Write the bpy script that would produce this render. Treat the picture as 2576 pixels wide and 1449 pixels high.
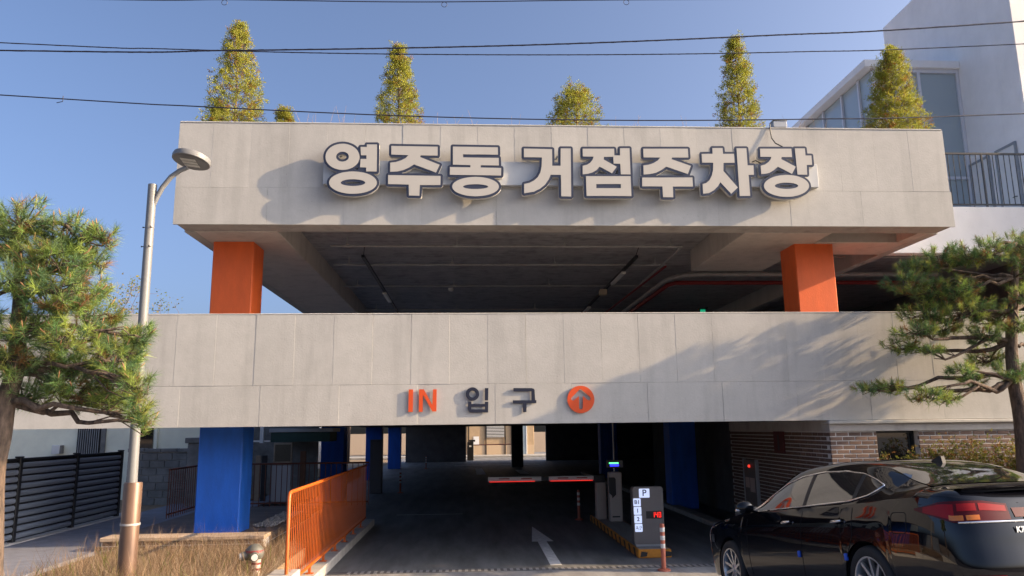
import bpy, bmesh, math, random
from mathutils import Vector, Matrix
import numpy as np

for o in list(bpy.data.objects):
    bpy.data.objects.remove(o, do_unlink=True)
scene = bpy.context.scene
col = scene.collection
R = math.radians
random.seed(7)

# ---------------------------------------------------------------- camera
cam_d = bpy.data.cameras.new('camera')
cam_d.sensor_width = 36.0
cam_d.lens = 1900.0 / 2576.0 * 36.0
cam_d.clip_start = 0.1
cam_d.clip_end = 2000
cam = bpy.data.objects.new('camera', cam_d)
col.objects.link(cam)
YAW, PITCH, ROLL = R(3.258), R(10.466), R(-0.668)
fw = Vector((math.sin(YAW) * math.cos(PITCH), math.cos(YAW) * math.cos(PITCH), math.sin(PITCH)))
rt = Vector((math.cos(YAW), -math.sin(YAW), 0))
up = rt.cross(fw)
rt2 = math.cos(ROLL) * rt + math.sin(ROLL) * up
up2 = -math.sin(ROLL) * rt + math.cos(ROLL) * up
cam.matrix_world = Matrix(((rt2.x, up2.x, -fw.x, 0), (rt2.y, up2.y, -fw.y, 0), (rt2.z, up2.z, -fw.z, 2.37), (0, 0, 0, 1)))
scene.camera = cam

# ---------------------------------------------------------------- world, sun, exposure
SUN_TO = Vector((1.0, -0.17, 0.40)).normalized()          # towards the sun
elev = math.asin(SUN_TO.z)
azim = math.atan2(SUN_TO.x, SUN_TO.y)                      # clockwise from +Y
world = bpy.data.worlds.new('World')
scene.world = world
world.use_nodes = True
wn = world.node_tree
wn.nodes.clear()
sky = wn.nodes.new('ShaderNodeTexSky')
sky.sky_type = 'NISHITA'
sky.sun_disc = False
sky.sun_elevation = elev
sky.sun_rotation = azim
sky.altitude = 100
sky.air_density = 0.55
sky.dust_density = 6.5
sky.ozone_density = 2.8
bg = wn.nodes.new('ShaderNodeBackground')
bg.inputs['Strength'].default_value = 0.15
wo = wn.nodes.new('ShaderNodeOutputWorld')
wn.links.new(sky.outputs[0], bg.inputs[0])
wn.links.new(bg.outputs[0], wo.inputs[0])

sun_d = bpy.data.lights.new('sun', 'SUN')
sun_d.energy = 4.4
sun_d.angle = R(0.4)
sun_d.color = (1.0, 0.71, 0.41)
sun = bpy.data.objects.new('sun', sun_d)
sun.rotation_euler = (-SUN_TO).to_track_quat('-Z', 'Y').to_euler()
sun.location = (20, -5, 30)
col.objects.link(sun)

scene.render.engine = 'CYCLES'
scene.view_settings.view_transform = 'Standard'
scene.view_settings.look = 'None'
scene.view_settings.gamma = 1.0
scene.view_settings.exposure = 1.18
scene.view_settings.use_curve_mapping = False
scene.cycles.max_bounces = 8
scene.cycles.diffuse_bounces = 5
scene.cycles.glossy_bounces = 3

# ---------------------------------------------------------------- helpers: objects
def link(name, me, parent=None, loc=None, rot=None, scale=None):
    o = bpy.data.objects.new(name, me)
    col.objects.link(o)
    if parent is not None:
        o.parent = parent
    if loc is not None:
        o.location = loc
    if rot is not None:
        o.rotation_euler = rot
    if scale is not None:
        o.scale = scale
    return o

def tag(o, label=None, cat=None, group=None, kind=None):
    if label: o['label'] = label
    if cat: o['category'] = cat
    if group: o['group'] = group
    if kind: o['kind'] = kind
    return o

def thing(name, label, cat, loc=(0, 0, 0), rz=0.0, group=None):
    o = link(name, None, None, loc, (0, 0, rz))
    o.empty_display_size = 0.2
    return tag(o, label, cat, group)

def copy_tree(o, parent=None):
    c = o.copy()
    col.objects.link(c)
    c.parent = parent
    for ch in list(o.children):
        copy_tree(ch, c)
    return c

class MB:
    """collects shapes into one mesh"""
    def __init__(s):
        s.v = []; s.f = []; s.m = []
    def add(s, vs, fs, mi=0):
        n = len(s.v)
        s.v += [tuple(p) for p in vs]
        s.f += [tuple(i + n for i in q) for q in fs]
        s.m += [mi] * len(fs)
        return s
    def box(s, lo, hi, b=0.0, mi=0, M=None):
        x0, y0, z0 = lo; x1, y1, z1 = hi
        if b <= 0:
            vs = [(x0,y0,z0),(x1,y0,z0),(x1,y1,z0),(x0,y1,z0),(x0,y0,z1),(x1,y0,z1),(x1,y1,z1),(x0,y1,z1)]
            fs = [(0,3,2,1),(4,5,6,7),(0,1,5,4),(1,2,6,5),(2,3,7,6),(3,0,4,7)]
        else:
            b = min(b, (x1-x0)*.45, (y1-y0)*.45, (z1-z0)*.45)
            vs = []; idx = {}
            for i, sx in enumerate((0, 1)):
                for j, sy in enumerate((0, 1)):
                    for k, sz in enumerate((0, 1)):
                        X, Y, Z = (x0, x1)[i], (y0, y1)[j], (z0, z1)[k]
                        xi = X + b * (1 - 2*i); yi = Y + b * (1 - 2*j); zi = Z + b * (1 - 2*k)
                        idx[(i,j,k,0)] = len(vs); vs.append((X, yi, zi))
                        idx[(i,j,k,1)] = len(vs); vs.append((xi, Y, zi))
                        idx[(i,j,k,2)] = len(vs); vs.append((xi, yi, Z))
            I = idx; fs = []
            for a in (0, 1):
                q = [I[(a,0,0,0)], I[(a,1,0,0)], I[(a,1,1,0)], I[(a,0,1,0)]]; fs.append(q if a else q[::-1])
                q = [I[(0,a,0,1)], I[(1,a,0,1)], I[(1,a,1,1)], I[(0,a,1,1)]]; fs.append(q[::-1] if a else q)
                q = [I[(0,0,a,2)], I[(1,0,a,2)], I[(1,1,a,2)], I[(0,1,a,2)]]; fs.append(q if a else q[::-1])
            for a in (0, 1):
                for c in (0, 1):
                    q = [I[(a,c,0,0)], I[(a,c,1,0)], I[(a,c,1,1)], I[(a,c,0,1)]]; fs.append(q if (a ^ c) else q[::-1])
                    q = [I[(a,0,c,0)], I[(a,1,c,0)], I[(a,1,c,2)], I[(a,0,c,2)]]; fs.append(q[::-1] if (a ^ c) else q)
                    q = [I[(0,a,c,1)], I[(1,a,c,1)], I[(1,a,c,2)], I[(0,a,c,2)]]; fs.append(q if (a ^ c) else q[::-1])
            for i in (0, 1):
                for j in (0, 1):
                    for k in (0, 1):
                        q = [I[(i,j,k,0)], I[(i,j,k,1)], I[(i,j,k,2)]]
                        fs.append(q if (i + j + k) % 2 == 1 else q[::-1])
        if M is not None:
            vs = [tuple(M @ Vector(p)) for p in vs]
        return s.add(vs, fs, mi)
    def tube(s, pts, rad, n=8, mi=0, caps=True):
        pts = [Vector(p) for p in pts]
        if not hasattr(rad, '__len__'): rad = [rad] * len(pts)
        vs = []; fs = []; ref = None
        for i, p in enumerate(pts):
            d = (pts[min(i+1, len(pts)-1)] - pts[max(i-1, 0)])
            if d.length < 1e-9: d = Vector((0, 0, 1))
            d.normalize()
            if ref is None:
                ref = Vector((0, 0, 1)) if abs(d.z) < .9 else Vector((1, 0, 0))
            a = (ref - d * ref.dot(d)).normalized(); ref = a
            b = d.cross(a)
            for k in range(n):
                t = 2 * math.pi * k / n
                vs.append(p + (a * math.cos(t) + b * math.sin(t)) * rad[i])
        for i in range(len(pts) - 1):
            for k in range(n):
                fs.append((i*n + k, i*n + (k+1) % n, (i+1)*n + (k+1) % n, (i+1)*n + k))
        if caps:
            fs.append(tuple(range(n))[::-1]); fs.append(tuple((len(pts)-1)*n + k for k in range(n)))
        return s.add(vs, fs, mi)
    def cyl(s, p, r, h, n=24, mi=0, r2=None, axis='Z'):
        d = {'X': (h, 0, 0), 'Y': (0, h, 0), 'Z': (0, 0, h)}[axis]
        return s.tube([p, (p[0]+d[0], p[1]+d[1], p[2]+d[2])], [r, r if r2 is None else r2], n, mi)
    def lathe(s, prof, c=(0, 0, 0), axis='Z', n=32, mi=0, close=False):
        vs = []; fs = []; m = len(prof)
        for k in range(n):
            t = 2 * math.pi * k / n; ct, st = math.cos(t), math.sin(t)
            for r, h in prof:
                if axis == 'Z': q = (r*ct, r*st, h)
                elif axis == 'Y': q = (r*ct, h, r*st)
                else: q = (h, r*ct, r*st)
                vs.append((q[0]+c[0], q[1]+c[1], q[2]+c[2]))
        for k in range(n):
            k2 = (k + 1) % n
            for i in range(m - 1):
                fs.append((k*m+i, k2*m+i, k2*m+i+1, k*m+i+1))
        return s.add(vs, fs, mi)
    def ball(s, c, r, n=10, mi=0):
        rx, ry, rz = r if hasattr(r, '__len__') else (r, r, r)
        vs = [(c[0], c[1], c[2]-rz)]; fs = []
        m = n // 2
        for i in range(1, m):
            ph = -math.pi/2 + math.pi*i/m
            for k in range(n):
                t = 2*math.pi*k/n
                vs.append((c[0]+rx*math.cos(ph)*math.cos(t), c[1]+ry*math.cos(ph)*math.sin(t), c[2]+rz*math.sin(ph)))
        vs.append((c[0], c[1], c[2]+rz))
        for k in range(n):
            fs.append((0, 1+(k+1) % n, 1+k))
            for i in range(m-2):
                fs.append((1+i*n+k, 1+i*n+(k+1) % n, 1+(i+1)*n+(k+1) % n, 1+(i+1)*n+k))
            fs.append((1+(m-2)*n+k, 1+(m-2)*n+(k+1) % n, len(vs)-1))
        return s.add(vs, fs, mi)
    def prism_xz(s, poly, y0, y1, mi=0):
        """simple polygon in x,z given thickness along y"""
        n = len(poly)
        area = sum(poly[i][0]*poly[(i+1) % n][1] - poly[(i+1) % n][0]*poly[i][1] for i in range(n))
        P = poly if area > 0 else poly[::-1]
        vs = [(x, y0, z) for x, z in P] + [(x, y1, z) for x, z in P]
        fs = [tuple(range(n)), tuple(range(2*n-1, n-1, -1))]
        for i in range(n):
            j = (i+1) % n
            fs.append((i, n+i, n+j, j))
        return s.add(vs, fs, mi)
    def mesh(s, name, mats, smooth=None):
        me = bpy.data.meshes.new(name)
        me.from_pydata(s.v, [], s.f)
        for m in (mats if isinstance(mats, (list, tuple)) else [mats]):
            me.materials.append(m)
        if any(s.m):
            me.polygons.foreach_set('material_index', s.m)
        if smooth is not None:
            me.shade_smooth()
            me.set_sharp_from_angle(angle=R(smooth))
        me.update()
        return me
    def build(s, name, mats, parent=None, smooth=None, loc=None, rot=None):
        return link(name, s.mesh(name, mats, smooth), parent, loc, rot)

def curve_mesh(name, loops, y0, y1, mat):
    """outline with holes in x,z, given thickness in y (y0 is the face nearer the street)"""
    cu = bpy.data.curves.new(name, 'CURVE')
    cu.dimensions = '2D'; cu.fill_mode = 'BOTH'
    cu.extrude = (y1 - y0) / 2
    for lp in loops:
        sp = cu.splines.new('POLY')
        sp.points.add(len(lp) - 1)
        for i, (x, z) in enumerate(lp):
            sp.points[i].co = (x, z, 0, 1)
        sp.use_cyclic_u = True
    ob = bpy.data.objects.new(name, cu)
    col.objects.link(ob)
    dg = bpy.context.evaluated_depsgraph_get()
    me = bpy.data.meshes.new_from_object(ob.evaluated_get(dg))
    bpy.data.objects.remove(ob)
    bpy.data.curves.remove(cu)
    me.transform(Matrix(((1, 0, 0, 0), (0, 0, -1, (y0 + y1) / 2), (0, 1, 0, 0), (0, 0, 0, 1))))
    me.materials.clear(); me.materials.append(mat)
    me.name = name
    return me

def text_mesh(name, body, size, mat, thick=0.002, bold=0.0):
    cu = bpy.data.curves.new(name, 'FONT')
    cu.body = body; cu.size = size; cu.align_x = 'CENTER'; cu.align_y = 'CENTER'
    cu.extrude = thick; cu.offset = bold
    ob = bpy.data.objects.new(name, cu)
    col.objects.link(ob)
    dg = bpy.context.evaluated_depsgraph_get()
    me = bpy.data.meshes.new_from_object(ob.evaluated_get(dg))
    bpy.data.objects.remove(ob)
    bpy.data.curves.remove(cu)
    me.transform(Matrix(((1, 0, 0, 0), (0, 0, -1, 0), (0, 1, 0, 0), (0, 0, 0, 1))))
    me.materials.clear(); me.materials.append(mat)
    return me

# ---------------------------------------------------------------- helpers: materials
def pm(name, c, rough=0.6, metal=0.0, var=0.0, vscale=6.0, bump=0.0, bscale=40.0, rand=0.0, spec=0.5,
       coat=0.0, emit=None, estr=0.0, c2=None, stretch=None, world=False):
    """principled material: colour with noise variation, per-object variation and fine relief"""
    m = bpy.data.materials.new(name); m.use_nodes = True
    nt = m.node_tree; N = nt.nodes; L = nt.links
    b = N['Principled BSDF']
    b.inputs['Roughness'].default_value = rough
    b.inputs['Metallic'].default_value = metal
    b.inputs['Specular IOR Level'].default_value = spec
    b.inputs['Coat Weight'].default_value = coat
    b.inputs['Coat Roughness'].default_value = 0.03
    c = tuple(c) + (1,)
    b.inputs['Base Color'].default_value = c
    if emit:
        b.inputs['Emission Color'].default_value = tuple(emit) + (1,)
        b.inputs['Emission Strength'].default_value = estr
    tc = N.new('ShaderNodeTexCoord')
    src = tc.outputs['Object']
    if world:
        src = N.new('ShaderNodeNewGeometry').outputs['Position']
    if stretch:
        mp = N.new('ShaderNodeMapping'); mp.inputs['Scale'].default_value = stretch
        L.new(src, mp.inputs[0]); src = mp.outputs[0]
    out = None
    if var > 0:
        n = N.new('ShaderNodeTexNoise'); n.inputs['Scale'].default_value = vscale
        n.inputs['Detail'].default_value = 6; n.inputs['Roughness'].default_value = 0.65
        L.new(src, n.inputs['Vector'])
        r = N.new('ShaderNodeValToRGB')
        r.color_ramp.elements[0].position = 0.3; r.color_ramp.elements[1].position = 0.72
        d = c2 if c2 else tuple(max(0, k * (1 - var)) for k in c[:3])
        u = tuple(min(1, k * (1 + var)) for k in c[:3])
        r.color_ramp.elements[0].color = tuple(d) + (1,)
        r.color_ramp.elements[1].color = tuple(u) + (1,)
        L.new(n.outputs['Fac'], r.inputs[0])
        out = r.outputs[0]
    if rand > 0:
        oi = N.new('ShaderNodeObjectInfo')
        mr = N.new('ShaderNodeMapRange')
        mr.inputs['To Min'].default_value = 1 - rand; mr.inputs['To Max'].default_value = 1 + rand
        L.new(oi.outputs['Random'], mr.inputs[0])
        mx = N.new('ShaderNodeMix'); mx.data_type = 'RGBA'; mx.blend_type = 'MULTIPLY'
        mx.inputs['Factor'].default_value = 1.0
        if out: L.new(out, mx.inputs['A'])
        else: mx.inputs['A'].default_value = c
        L.new(mr.outputs[0], mx.inputs['B'])
        out = mx.outputs['Result']
    if out:
        L.new(out, b.inputs['Base Color'])
    if bump > 0:
        n2 = N.new('ShaderNodeTexNoise'); n2.inputs['Scale'].default_value = bscale
        n2.inputs['Detail'].default_value = 5
        L.new(src, n2.inputs['Vector'])
        bp = N.new('ShaderNodeBump'); bp.inputs['Strength'].default_value = bump
        bp.inputs['Distance'].default_value = 0.02
        L.new(n2.outputs['Fac'], bp.inputs['Height'])
        L.new(bp.outputs[0], b.inputs['Normal'])
    return m

def concrete_mat(name, c, rand=0.03, stain=0.25, board=False):
    """cast concrete: mottling, faint streaks, pin holes"""
    m = bpy.data.materials.new(name); m.use_nodes = True
    nt = m.node_tree; N = nt.nodes; L = nt.links
    b = N['Principled BSDF']; b.inputs['Roughness'].default_value = 0.85
    b.inputs['Specular IOR Level'].default_value = 0.25
    geo = N.new('ShaderNodeNewGeometry')
    def noise(scale, st, det=5, ro=.6):
        mp = N.new('ShaderNodeMapping'); mp.inputs['Scale'].default_value = st
        L.new(geo.outputs['Position'], mp.inputs[0])
        n = N.new('ShaderNodeTexNoise'); n.inputs['Scale'].default_value = scale
        n.inputs['Detail'].default_value = det; n.inputs['Roughness'].default_value = ro
        L.new(mp.outputs[0], n.inputs['Vector']); return n.outputs['Fac']
    def ramp(f, p0, p1, c0, c1):
        r = N.new('ShaderNodeValToRGB')
        r.color_ramp.elements[0].position = p0; r.color_ramp.elements[1].position = p1
        r.color_ramp.elements[0].color = tuple(c0) + (1,); r.color_ramp.elements[1].color = tuple(c1) + (1,)
        L.new(f, r.inputs[0]); return r.outputs[0]
    def mul(a, bb, fac=1.0):
        x = N.new('ShaderNodeMix'); x.data_type = 'RGBA'; x.blend_type = 'MULTIPLY'
        x.inputs['Factor'].default_value = fac
        L.new(a, x.inputs['A']); L.new(bb, x.inputs['B']); return x.outputs['Result']
    g = lambda v: (v, v, v)
    base = ramp(noise(1.1, (1, 1, 1)), .3, .7, tuple(k * .93 for k in c), tuple(min(1, k * 1.05) for k in c))
    base = mul(base, ramp(noise(5.0, (1, 1, 1), 8, .75), .35, .6, g(1 - stain * .45), g(1)))
    base = mul(base, ramp(noise(3.0, (1, 1, .12), 4), .36, .5, g(1 - stain * .6), g(1)))
    if board:
        base = mul(base, ramp(noise(6.0, (.15, 4, 1), 3), .35, .65, g(.72), g(1.0)))
    # pin holes
    vo = N.new('ShaderNodeTexVoronoi'); vo.inputs['Scale'].default_value = 7.0
    L.new(geo.outputs['Position'], vo.inputs['Vector'])
    hole = ramp(vo.outputs['Distance'], .02, .055, g(.45), g(1))
    base = mul(base, hole, .8)
    oi = N.new('ShaderNodeObjectInfo'); mr = N.new('ShaderNodeMapRange')
    mr.inputs['To Min'].default_value = 1 - rand; mr.inputs['To Max'].default_value = 1 + rand
    L.new(oi.outputs['Random'], mr.inputs[0])
    base = mul(base, mr.outputs[0])
    L.new(base, b.inputs['Base Color'])
    n2 = noise(30, (1, 1, 1), 6); bp = N.new('ShaderNodeBump')
    bp.inputs['Strength'].default_value = .25; bp.inputs['Distance'].default_value = .01
    L.new(n2, bp.inputs['Height']); L.new(bp.outputs[0], b.inputs['Normal'])
    return m

def leaf_mat(name, trans=0.35, rough=0.6):
    """leaf or needle whose colour is stored per tuft"""
    m = bpy.data.materials.new(name); m.use_nodes = True
    nt = m.node_tree; N = nt.nodes; L = nt.links
    at = N.new('ShaderNodeAttribute'); at.attribute_name = 'tint'
    b = N['Principled BSDF']; b.inputs['Roughness'].default_value = rough
    b.inputs['Specular IOR Level'].default_value = 0.3
    L.new(at.outputs['Color'], b.inputs['Base Color'])
    tr = N.new('ShaderNodeBsdfTranslucent'); L.new(at.outputs['Color'], tr.inputs[0])
    mx = N.new('ShaderNodeMixShader'); mx.inputs[0].default_value = trans
    L.new(b.outputs[0], mx.inputs[1]); L.new(tr.outputs[0], mx.inputs[2])
    L.new(mx.outputs[0], N['Material Output'].inputs[0])
    return m

def tri_mesh(name, V, T, mat, tint=None):
    """triangle soup from arrays, with a colour per triangle"""
    me = bpy.data.meshes.new(name)
    V = np.asarray(V, dtype=np.float32); T = np.asarray(T, dtype=np.int32)
    me.vertices.add(len(V)); me.vertices.foreach_set('co', V.ravel())
    me.loops.add(T.size); me.loops.foreach_set('vertex_index', T.ravel())
    me.polygons.add(len(T))
    me.polygons.foreach_set('loop_start', np.arange(0, T.size, 3, dtype=np.int32))
    me.update(calc_edges=True)
    me.materials.append(mat)
    if tint is not None:
        a = me.attributes.new('tint', 'FLOAT_COLOR', 'FACE')
        c = np.ones((len(T), 4), dtype=np.float32); c[:, :3] = tint
        a.data.foreach_set('color', c.ravel())
    return me

M = {}
M['panel'] = concrete_mat('panel_concrete', (.462, .455, .432), rand=.025, stain=.17)
M['concrete'] = concrete_mat('cast_concrete', (.42, .40, .38), rand=.02, stain=.3)
M['ceiling'] = concrete_mat('ceiling_concrete', (.52, .50, .50), rand=.02, stain=.4, board=True)
M['soffit'] = concrete_mat('soffit_concrete', (.56, .51, .47), rand=.02, stain=.2)
M['white_wall'] = concrete_mat('white_render', (.86, .85, .83), rand=.02, stain=.05)
M['orange'] = pm('orange_paint', (.76, .13, .025), .6, var=.10, vscale=4, bump=.18, bscale=90, stretch=(1, 1, .3))
M['blue'] = pm('blue_paint', (.013, .13, .62), .6, var=.16, vscale=4, bump=.18, bscale=90, stretch=(1, 1, .3))
M['asphalt'] = pm('asphalt', (.045, .046, .05), .8, var=.3, vscale=3, bump=.5, bscale=160)
M['drive'] = pm('worn_concrete_drive', (.25, .25, .255), .75, var=.34, vscale=1.6, bump=.35, bscale=120, stretch=(1.6, .25, 1))
M['inner_floor'] = pm('garage_floor_shaded', (.15, .155, .16), .65, var=.4, vscale=1.6, bump=.2, bscale=100, stretch=(1.6, .25, 1))  # drive surface again, with the interior shade put into its colour
M['shaded_ceiling'] = pm('shaded_ceiling', (.13, .125, .125), .9, var=.3, vscale=1.5)  # ground floor ceiling, darkened in colour to carry the shade inside
M['earth'] = pm('dry_earth', (.22, .16, .10), .95, var=.35, vscale=5, bump=.8, bscale=60)
M['pavement'] = pm('paving', (.28, .27, .25), .85, var=.2, vscale=2, bump=.3, bscale=60)
M['dark_metal'] = pm('dark_metal', (.012, .013, .016), .45, metal=.2)
M['grey_metal'] = pm('grey_metal', (.33, .35, .37), .45, metal=.4, var=.06, vscale=4)
M['galv'] = pm('galvanised_pipe', (.42, .41, .40), .45, metal=.25, var=.15, vscale=8)
M['white_paint'] = pm('white_paint', (.72, .72, .70), .5)
M['black'] = pm('black_plastic', (.012, .012, .014), .5)
M['rubber'] = pm('rubber', (.015, .015, .016), .75, bump=.2, bscale=90)
M['glass_dark'] = pm('dark_glass', (.010, .012, .014), .03, spec=.8, coat=.6)

# ================================================================ SETTING: ground
def struct(name, mb, mat, smooth=None):
    return tag(mb.build(name, mat, None, smooth), kind='structure')

RAMP = [(-60, .80), (5.2, .80), (5.9, .755), (11.4, .072), (12.1, .016), (12.7, 0.0), (13.42, 0.0)]
def drive_z(y):
    for (a, za), (b, zb) in zip(RAMP, RAMP[1:]):
        if a <= y <= b:
            return za + (zb - za) * (y - a) / (b - a)
    return 0.0

mb = MB()
mb.add([(-300, -200, -.05), (300, -200, -.05), (300, 400, -.05), (-300, 400, -.05)], [(0, 1, 2, 3)])
struct('ground', mb, M['earth'])
mb = MB()
vs = []; fs = []
for i, (y, z) in enumerate(RAMP):
    vs += [(-2.41, y, z), (6.22, y, z)]
for i in range(len(RAMP) - 1):
    fs.append((2*i, 2*i+1, 2*i+3, 2*i+2))
mb.add(vs, fs)
struct('driveway', mb, M['drive'])
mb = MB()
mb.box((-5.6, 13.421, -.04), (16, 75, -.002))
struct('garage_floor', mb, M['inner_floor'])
mb = MB()
mb.add([(-80, -60, .79), (80, -60, .79), (80, 5.4, .79), (-80, 5.4, .79)], [(0, 1, 2, 3)])
struct('road', mb, M['asphalt'])
mb = MB()
mb.box((-40, 5.4, .3), (-2.45, 8.2, .815)); mb.box((6.3, 5.4, .3), (40, 8.2, .815))
struct('pavement', mb, M['pavement'])
mb = MB()
mb.box((-6.1, 8.2, 0), (-2.80, 13.6, .40)); mb.box((6.5, 8.2, 0), (40, 13.0, .55)); mb.box((-40, 8.2, 0), (-9.4, 40, .42))
mb.box((-9.4, 19.5, 0), (-6.3, 40, .425))
struct('planting_bed', mb, M['earth'])
M['path'] = pm('path_paving', (.17, .18, .22), .8, var=.2, vscale=5, bump=.4, bscale=60)
mb = MB()
mb.box((-7.95, 8.2, 0), (-6.1, 21.5, .46)); mb.box((-6.1, 19.3, 0), (-5.55, 40, .44))
struct('path', mb, M['path'])
# painted arrow and lines on the drive
M['road_paint'] = pm('worn_road_paint', (.72, .72, .72), .8, var=.25, vscale=9, bump=.2)
mb = MB()
mb.add([(1.40, 13.75, .005), (1.60, 13.75, .005), (1.61, 16.55, .005), (1.76, 16.55, .005), (1.50, 19.0, .005), (1.30, 16.55, .005), (1.42, 16.55, .005)], [(0, 1, 2, 6), (5, 6, 2, 3, 4)])
tag(mb.build('road_arrow', M['road_paint']), kind='structure')
mb = MB()
for x, y0, y1 in ((.35, 40, 46), (2.6, 40, 44)):
    mb.add([(x, y0, .005), (x + .5, y0, .005), (x + .35, y1, .005), (x - .05, y1, .005)], [(0, 1, 2, 3)])
mb.add([(-1.0, 50, .005), (4.5, 50, .005), (4.5, 50.25, .005), (-1.0, 50.25, .005)], [(0, 1, 2, 3)])
mb.add([(-2.05, 22, .005), (-.2, 22, .005), (-.2, 22.08, .005), (-2.05, 22.08, .005)], [(0, 1, 2, 3)])
tag(mb.build('lane_marking', M['road_paint']), kind='structure')
# low kerb line inside on the right
mb = MB()
mb.box((5.72, 18.2, 0), (6.05, 40, .12), .015)
tag(mb.build('kerb', M['concrete']), kind='structure')

# ================================================================ PARKING GARAGE
gar = thing('parking_garage', 'two storey concrete parking garage with pale panelled parapets and orange and blue columns', 'building', (0, 13, 0))
def gpart(name, mb, mat, smooth=None, parent=None):
    for i, p in enumerate(mb.v):
        mb.v[i] = (p[0], p[1] - 13, p[2])
    return mb.build(name, mat, parent or gar, smooth)

ZMB, ZMT, ZUB, ZUT = 2.43, 4.325, 5.91, 7.81
# --- lower parapet
mb = MB(); mb.box((-12, 13.035, ZMB + .012), (14.5, 13.30, ZMT - .012), .0)
low = gpart('lower_parapet', mb, M['concrete'])
mb = MB(); mb.box((-12, 12.995, ZMT - .012), (14.5, 13.32, ZMT + .012), .008)
gpart('coping', mb, M['panel'], parent=low)
# --- upper parapet
mb = MB(); mb.box((-5.10, 13.035, ZUB + .01), (8.88, 13.52, ZUT - .03), .0)
upp = gpart('upper_parapet', mb, M['concrete'])
mb = MB(); mb.box((-5.15, 12.99, ZUT - .03), (8.885, 13.54, ZUT), .01)
gpart('coping', mb, M['panel'], parent=upp)
rnd = random.Random(11)
def panels(par, xs, z0, z1, slant=None):
    for a, b in zip(xs, xs[1:]):
        mb = MB()
        d = rnd.uniform(-.002, .003)
        g0, g1 = rnd.choice((.0004, .0004, .0006, .0020)), .0004
        mb.box((a + g0, 13.0 - d, z0 + .0012), (b - g1, 13.036, z1 - .0012), .0014)
        # panels never sit perfectly flat against each other
        tl = rnd.uniform(-.0025, .0025)
        for i, p in enumerate(mb.v):
            if p[1] < 13.02:
                mb.v[i] = (p[0] + rnd.uniform(-.001, .001), p[1] + tl * (p[0] - (a + b) / 2) / (b - a) * 2, p[2])
        gpart('concrete_panel', mb, M['panel'], parent=par)
step = .658
xs = [-4.954 + step * k for k in range(-10, 29)]
panels(low, xs, 3.11, ZMT - .012)
xl = [-4.954 + .12 + step * 2 * k for k in range(-5, 15)]
panels(low, xl, ZMB, 3.11)
xu = [-5.15, -4.56] + [-4.56 + .672 * k for k in range(1, 20)]
xu = [x for x in xu if x < 8.5] + [8.90]
panels(upp, xu, 6.58, ZUT - .03)
xu2 = [-5.15] + [-5.15 + .25 + 1.344 * k for k in range(1, 11)]
xu2 = [x for x in xu2 if x < 8.3] + [8.93]
panels(upp, xu2, ZUB, 6.58)
# end faces of the upper parapet and its side walls running back
mb = MB(); mb.box((-5.15, 13.54, ZUB), (-4.95, 30, ZUT), .01)
gpart('side_parapet', mb, M['panel'])
mb = MB(); mb.box((8.74, 13.54, ZUB + .002), (8.94, 30, ZUT), .01)
gpart('side_parapet', mb, M['panel'])
# --- upper slab, beams and soffits
mb = MB(); mb.box((-4.95, 13.5, 6.40), (8.74, 46, 7.15))
gpart('roof_slab', mb, M['ceiling'])
mb = MB(); mb.box((8.74, 15.35, 6.40), (16, 46, 6.95))
gpart('roof_slab', mb, M['ceiling'])
mb = MB(); mb.box((-4.95, 13.5, ZUB), (-3.48, 46, 6.42), .012)
gpart('edge_beam', mb, M['soffit'])
mb = MB(); mb.box((5.16, 13.5, ZUB + .002), (6.85, 17.0, 6.42), .012)
gpart('roof_beam', mb, M['soffit'])
mb = MB(); mb.box((6.86, 14.24, ZUB + .003), (8.74, 15.30, 6.42), .012)
gpart('roof_beam', mb, M['soffit'])
mb = MB(); mb.box((8.52, 13.5, ZUB + .004), (8.745, 14.24, 6.42), .0)
gpart('roof_beam', mb, M['soffit'])
mb = MB(); mb.box((-3.48, 27.5, 5.95), (14, 28.1, 6.42), .012)
gpart('roof_beam', mb, M['ceiling'])
# --- ground floor ceiling, deck above, walls at the back
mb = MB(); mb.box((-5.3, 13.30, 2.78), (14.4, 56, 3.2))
gpart('floor_slab', mb, M['shaded_ceiling'])
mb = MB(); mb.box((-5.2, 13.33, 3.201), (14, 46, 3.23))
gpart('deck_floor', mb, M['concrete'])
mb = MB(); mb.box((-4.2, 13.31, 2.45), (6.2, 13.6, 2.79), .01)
gpart('floor_beam', mb, M['shaded_ceiling'])
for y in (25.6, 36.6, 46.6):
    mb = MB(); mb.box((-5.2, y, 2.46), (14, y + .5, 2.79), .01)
    gpart('floor_beam', mb, M['shaded_ceiling'])
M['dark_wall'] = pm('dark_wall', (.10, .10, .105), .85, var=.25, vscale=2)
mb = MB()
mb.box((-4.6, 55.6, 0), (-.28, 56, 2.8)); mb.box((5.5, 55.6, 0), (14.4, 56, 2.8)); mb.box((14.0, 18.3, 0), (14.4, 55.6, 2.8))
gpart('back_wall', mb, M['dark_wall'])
mb = MB(); mb.box((5.0, 40, 3.2), (14.4, 40.3, 6.4)); mb.box((14.0, 16, 3.2), (14.4, 40, 6.4)); mb.box((-3, 44, 3.2), (5, 44.3, 6.4))
gpart('upper_back_wall', mb, M['dark_wall'])
mb = MB(); mb.box((7.2, 18.3, 0), (7.45, 30, 2.8))
gpart('inner_wall', mb, M['dark_wall'])
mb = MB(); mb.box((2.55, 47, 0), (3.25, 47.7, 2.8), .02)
gpart('inner_pier', mb, M['dark_wall'])
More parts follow.
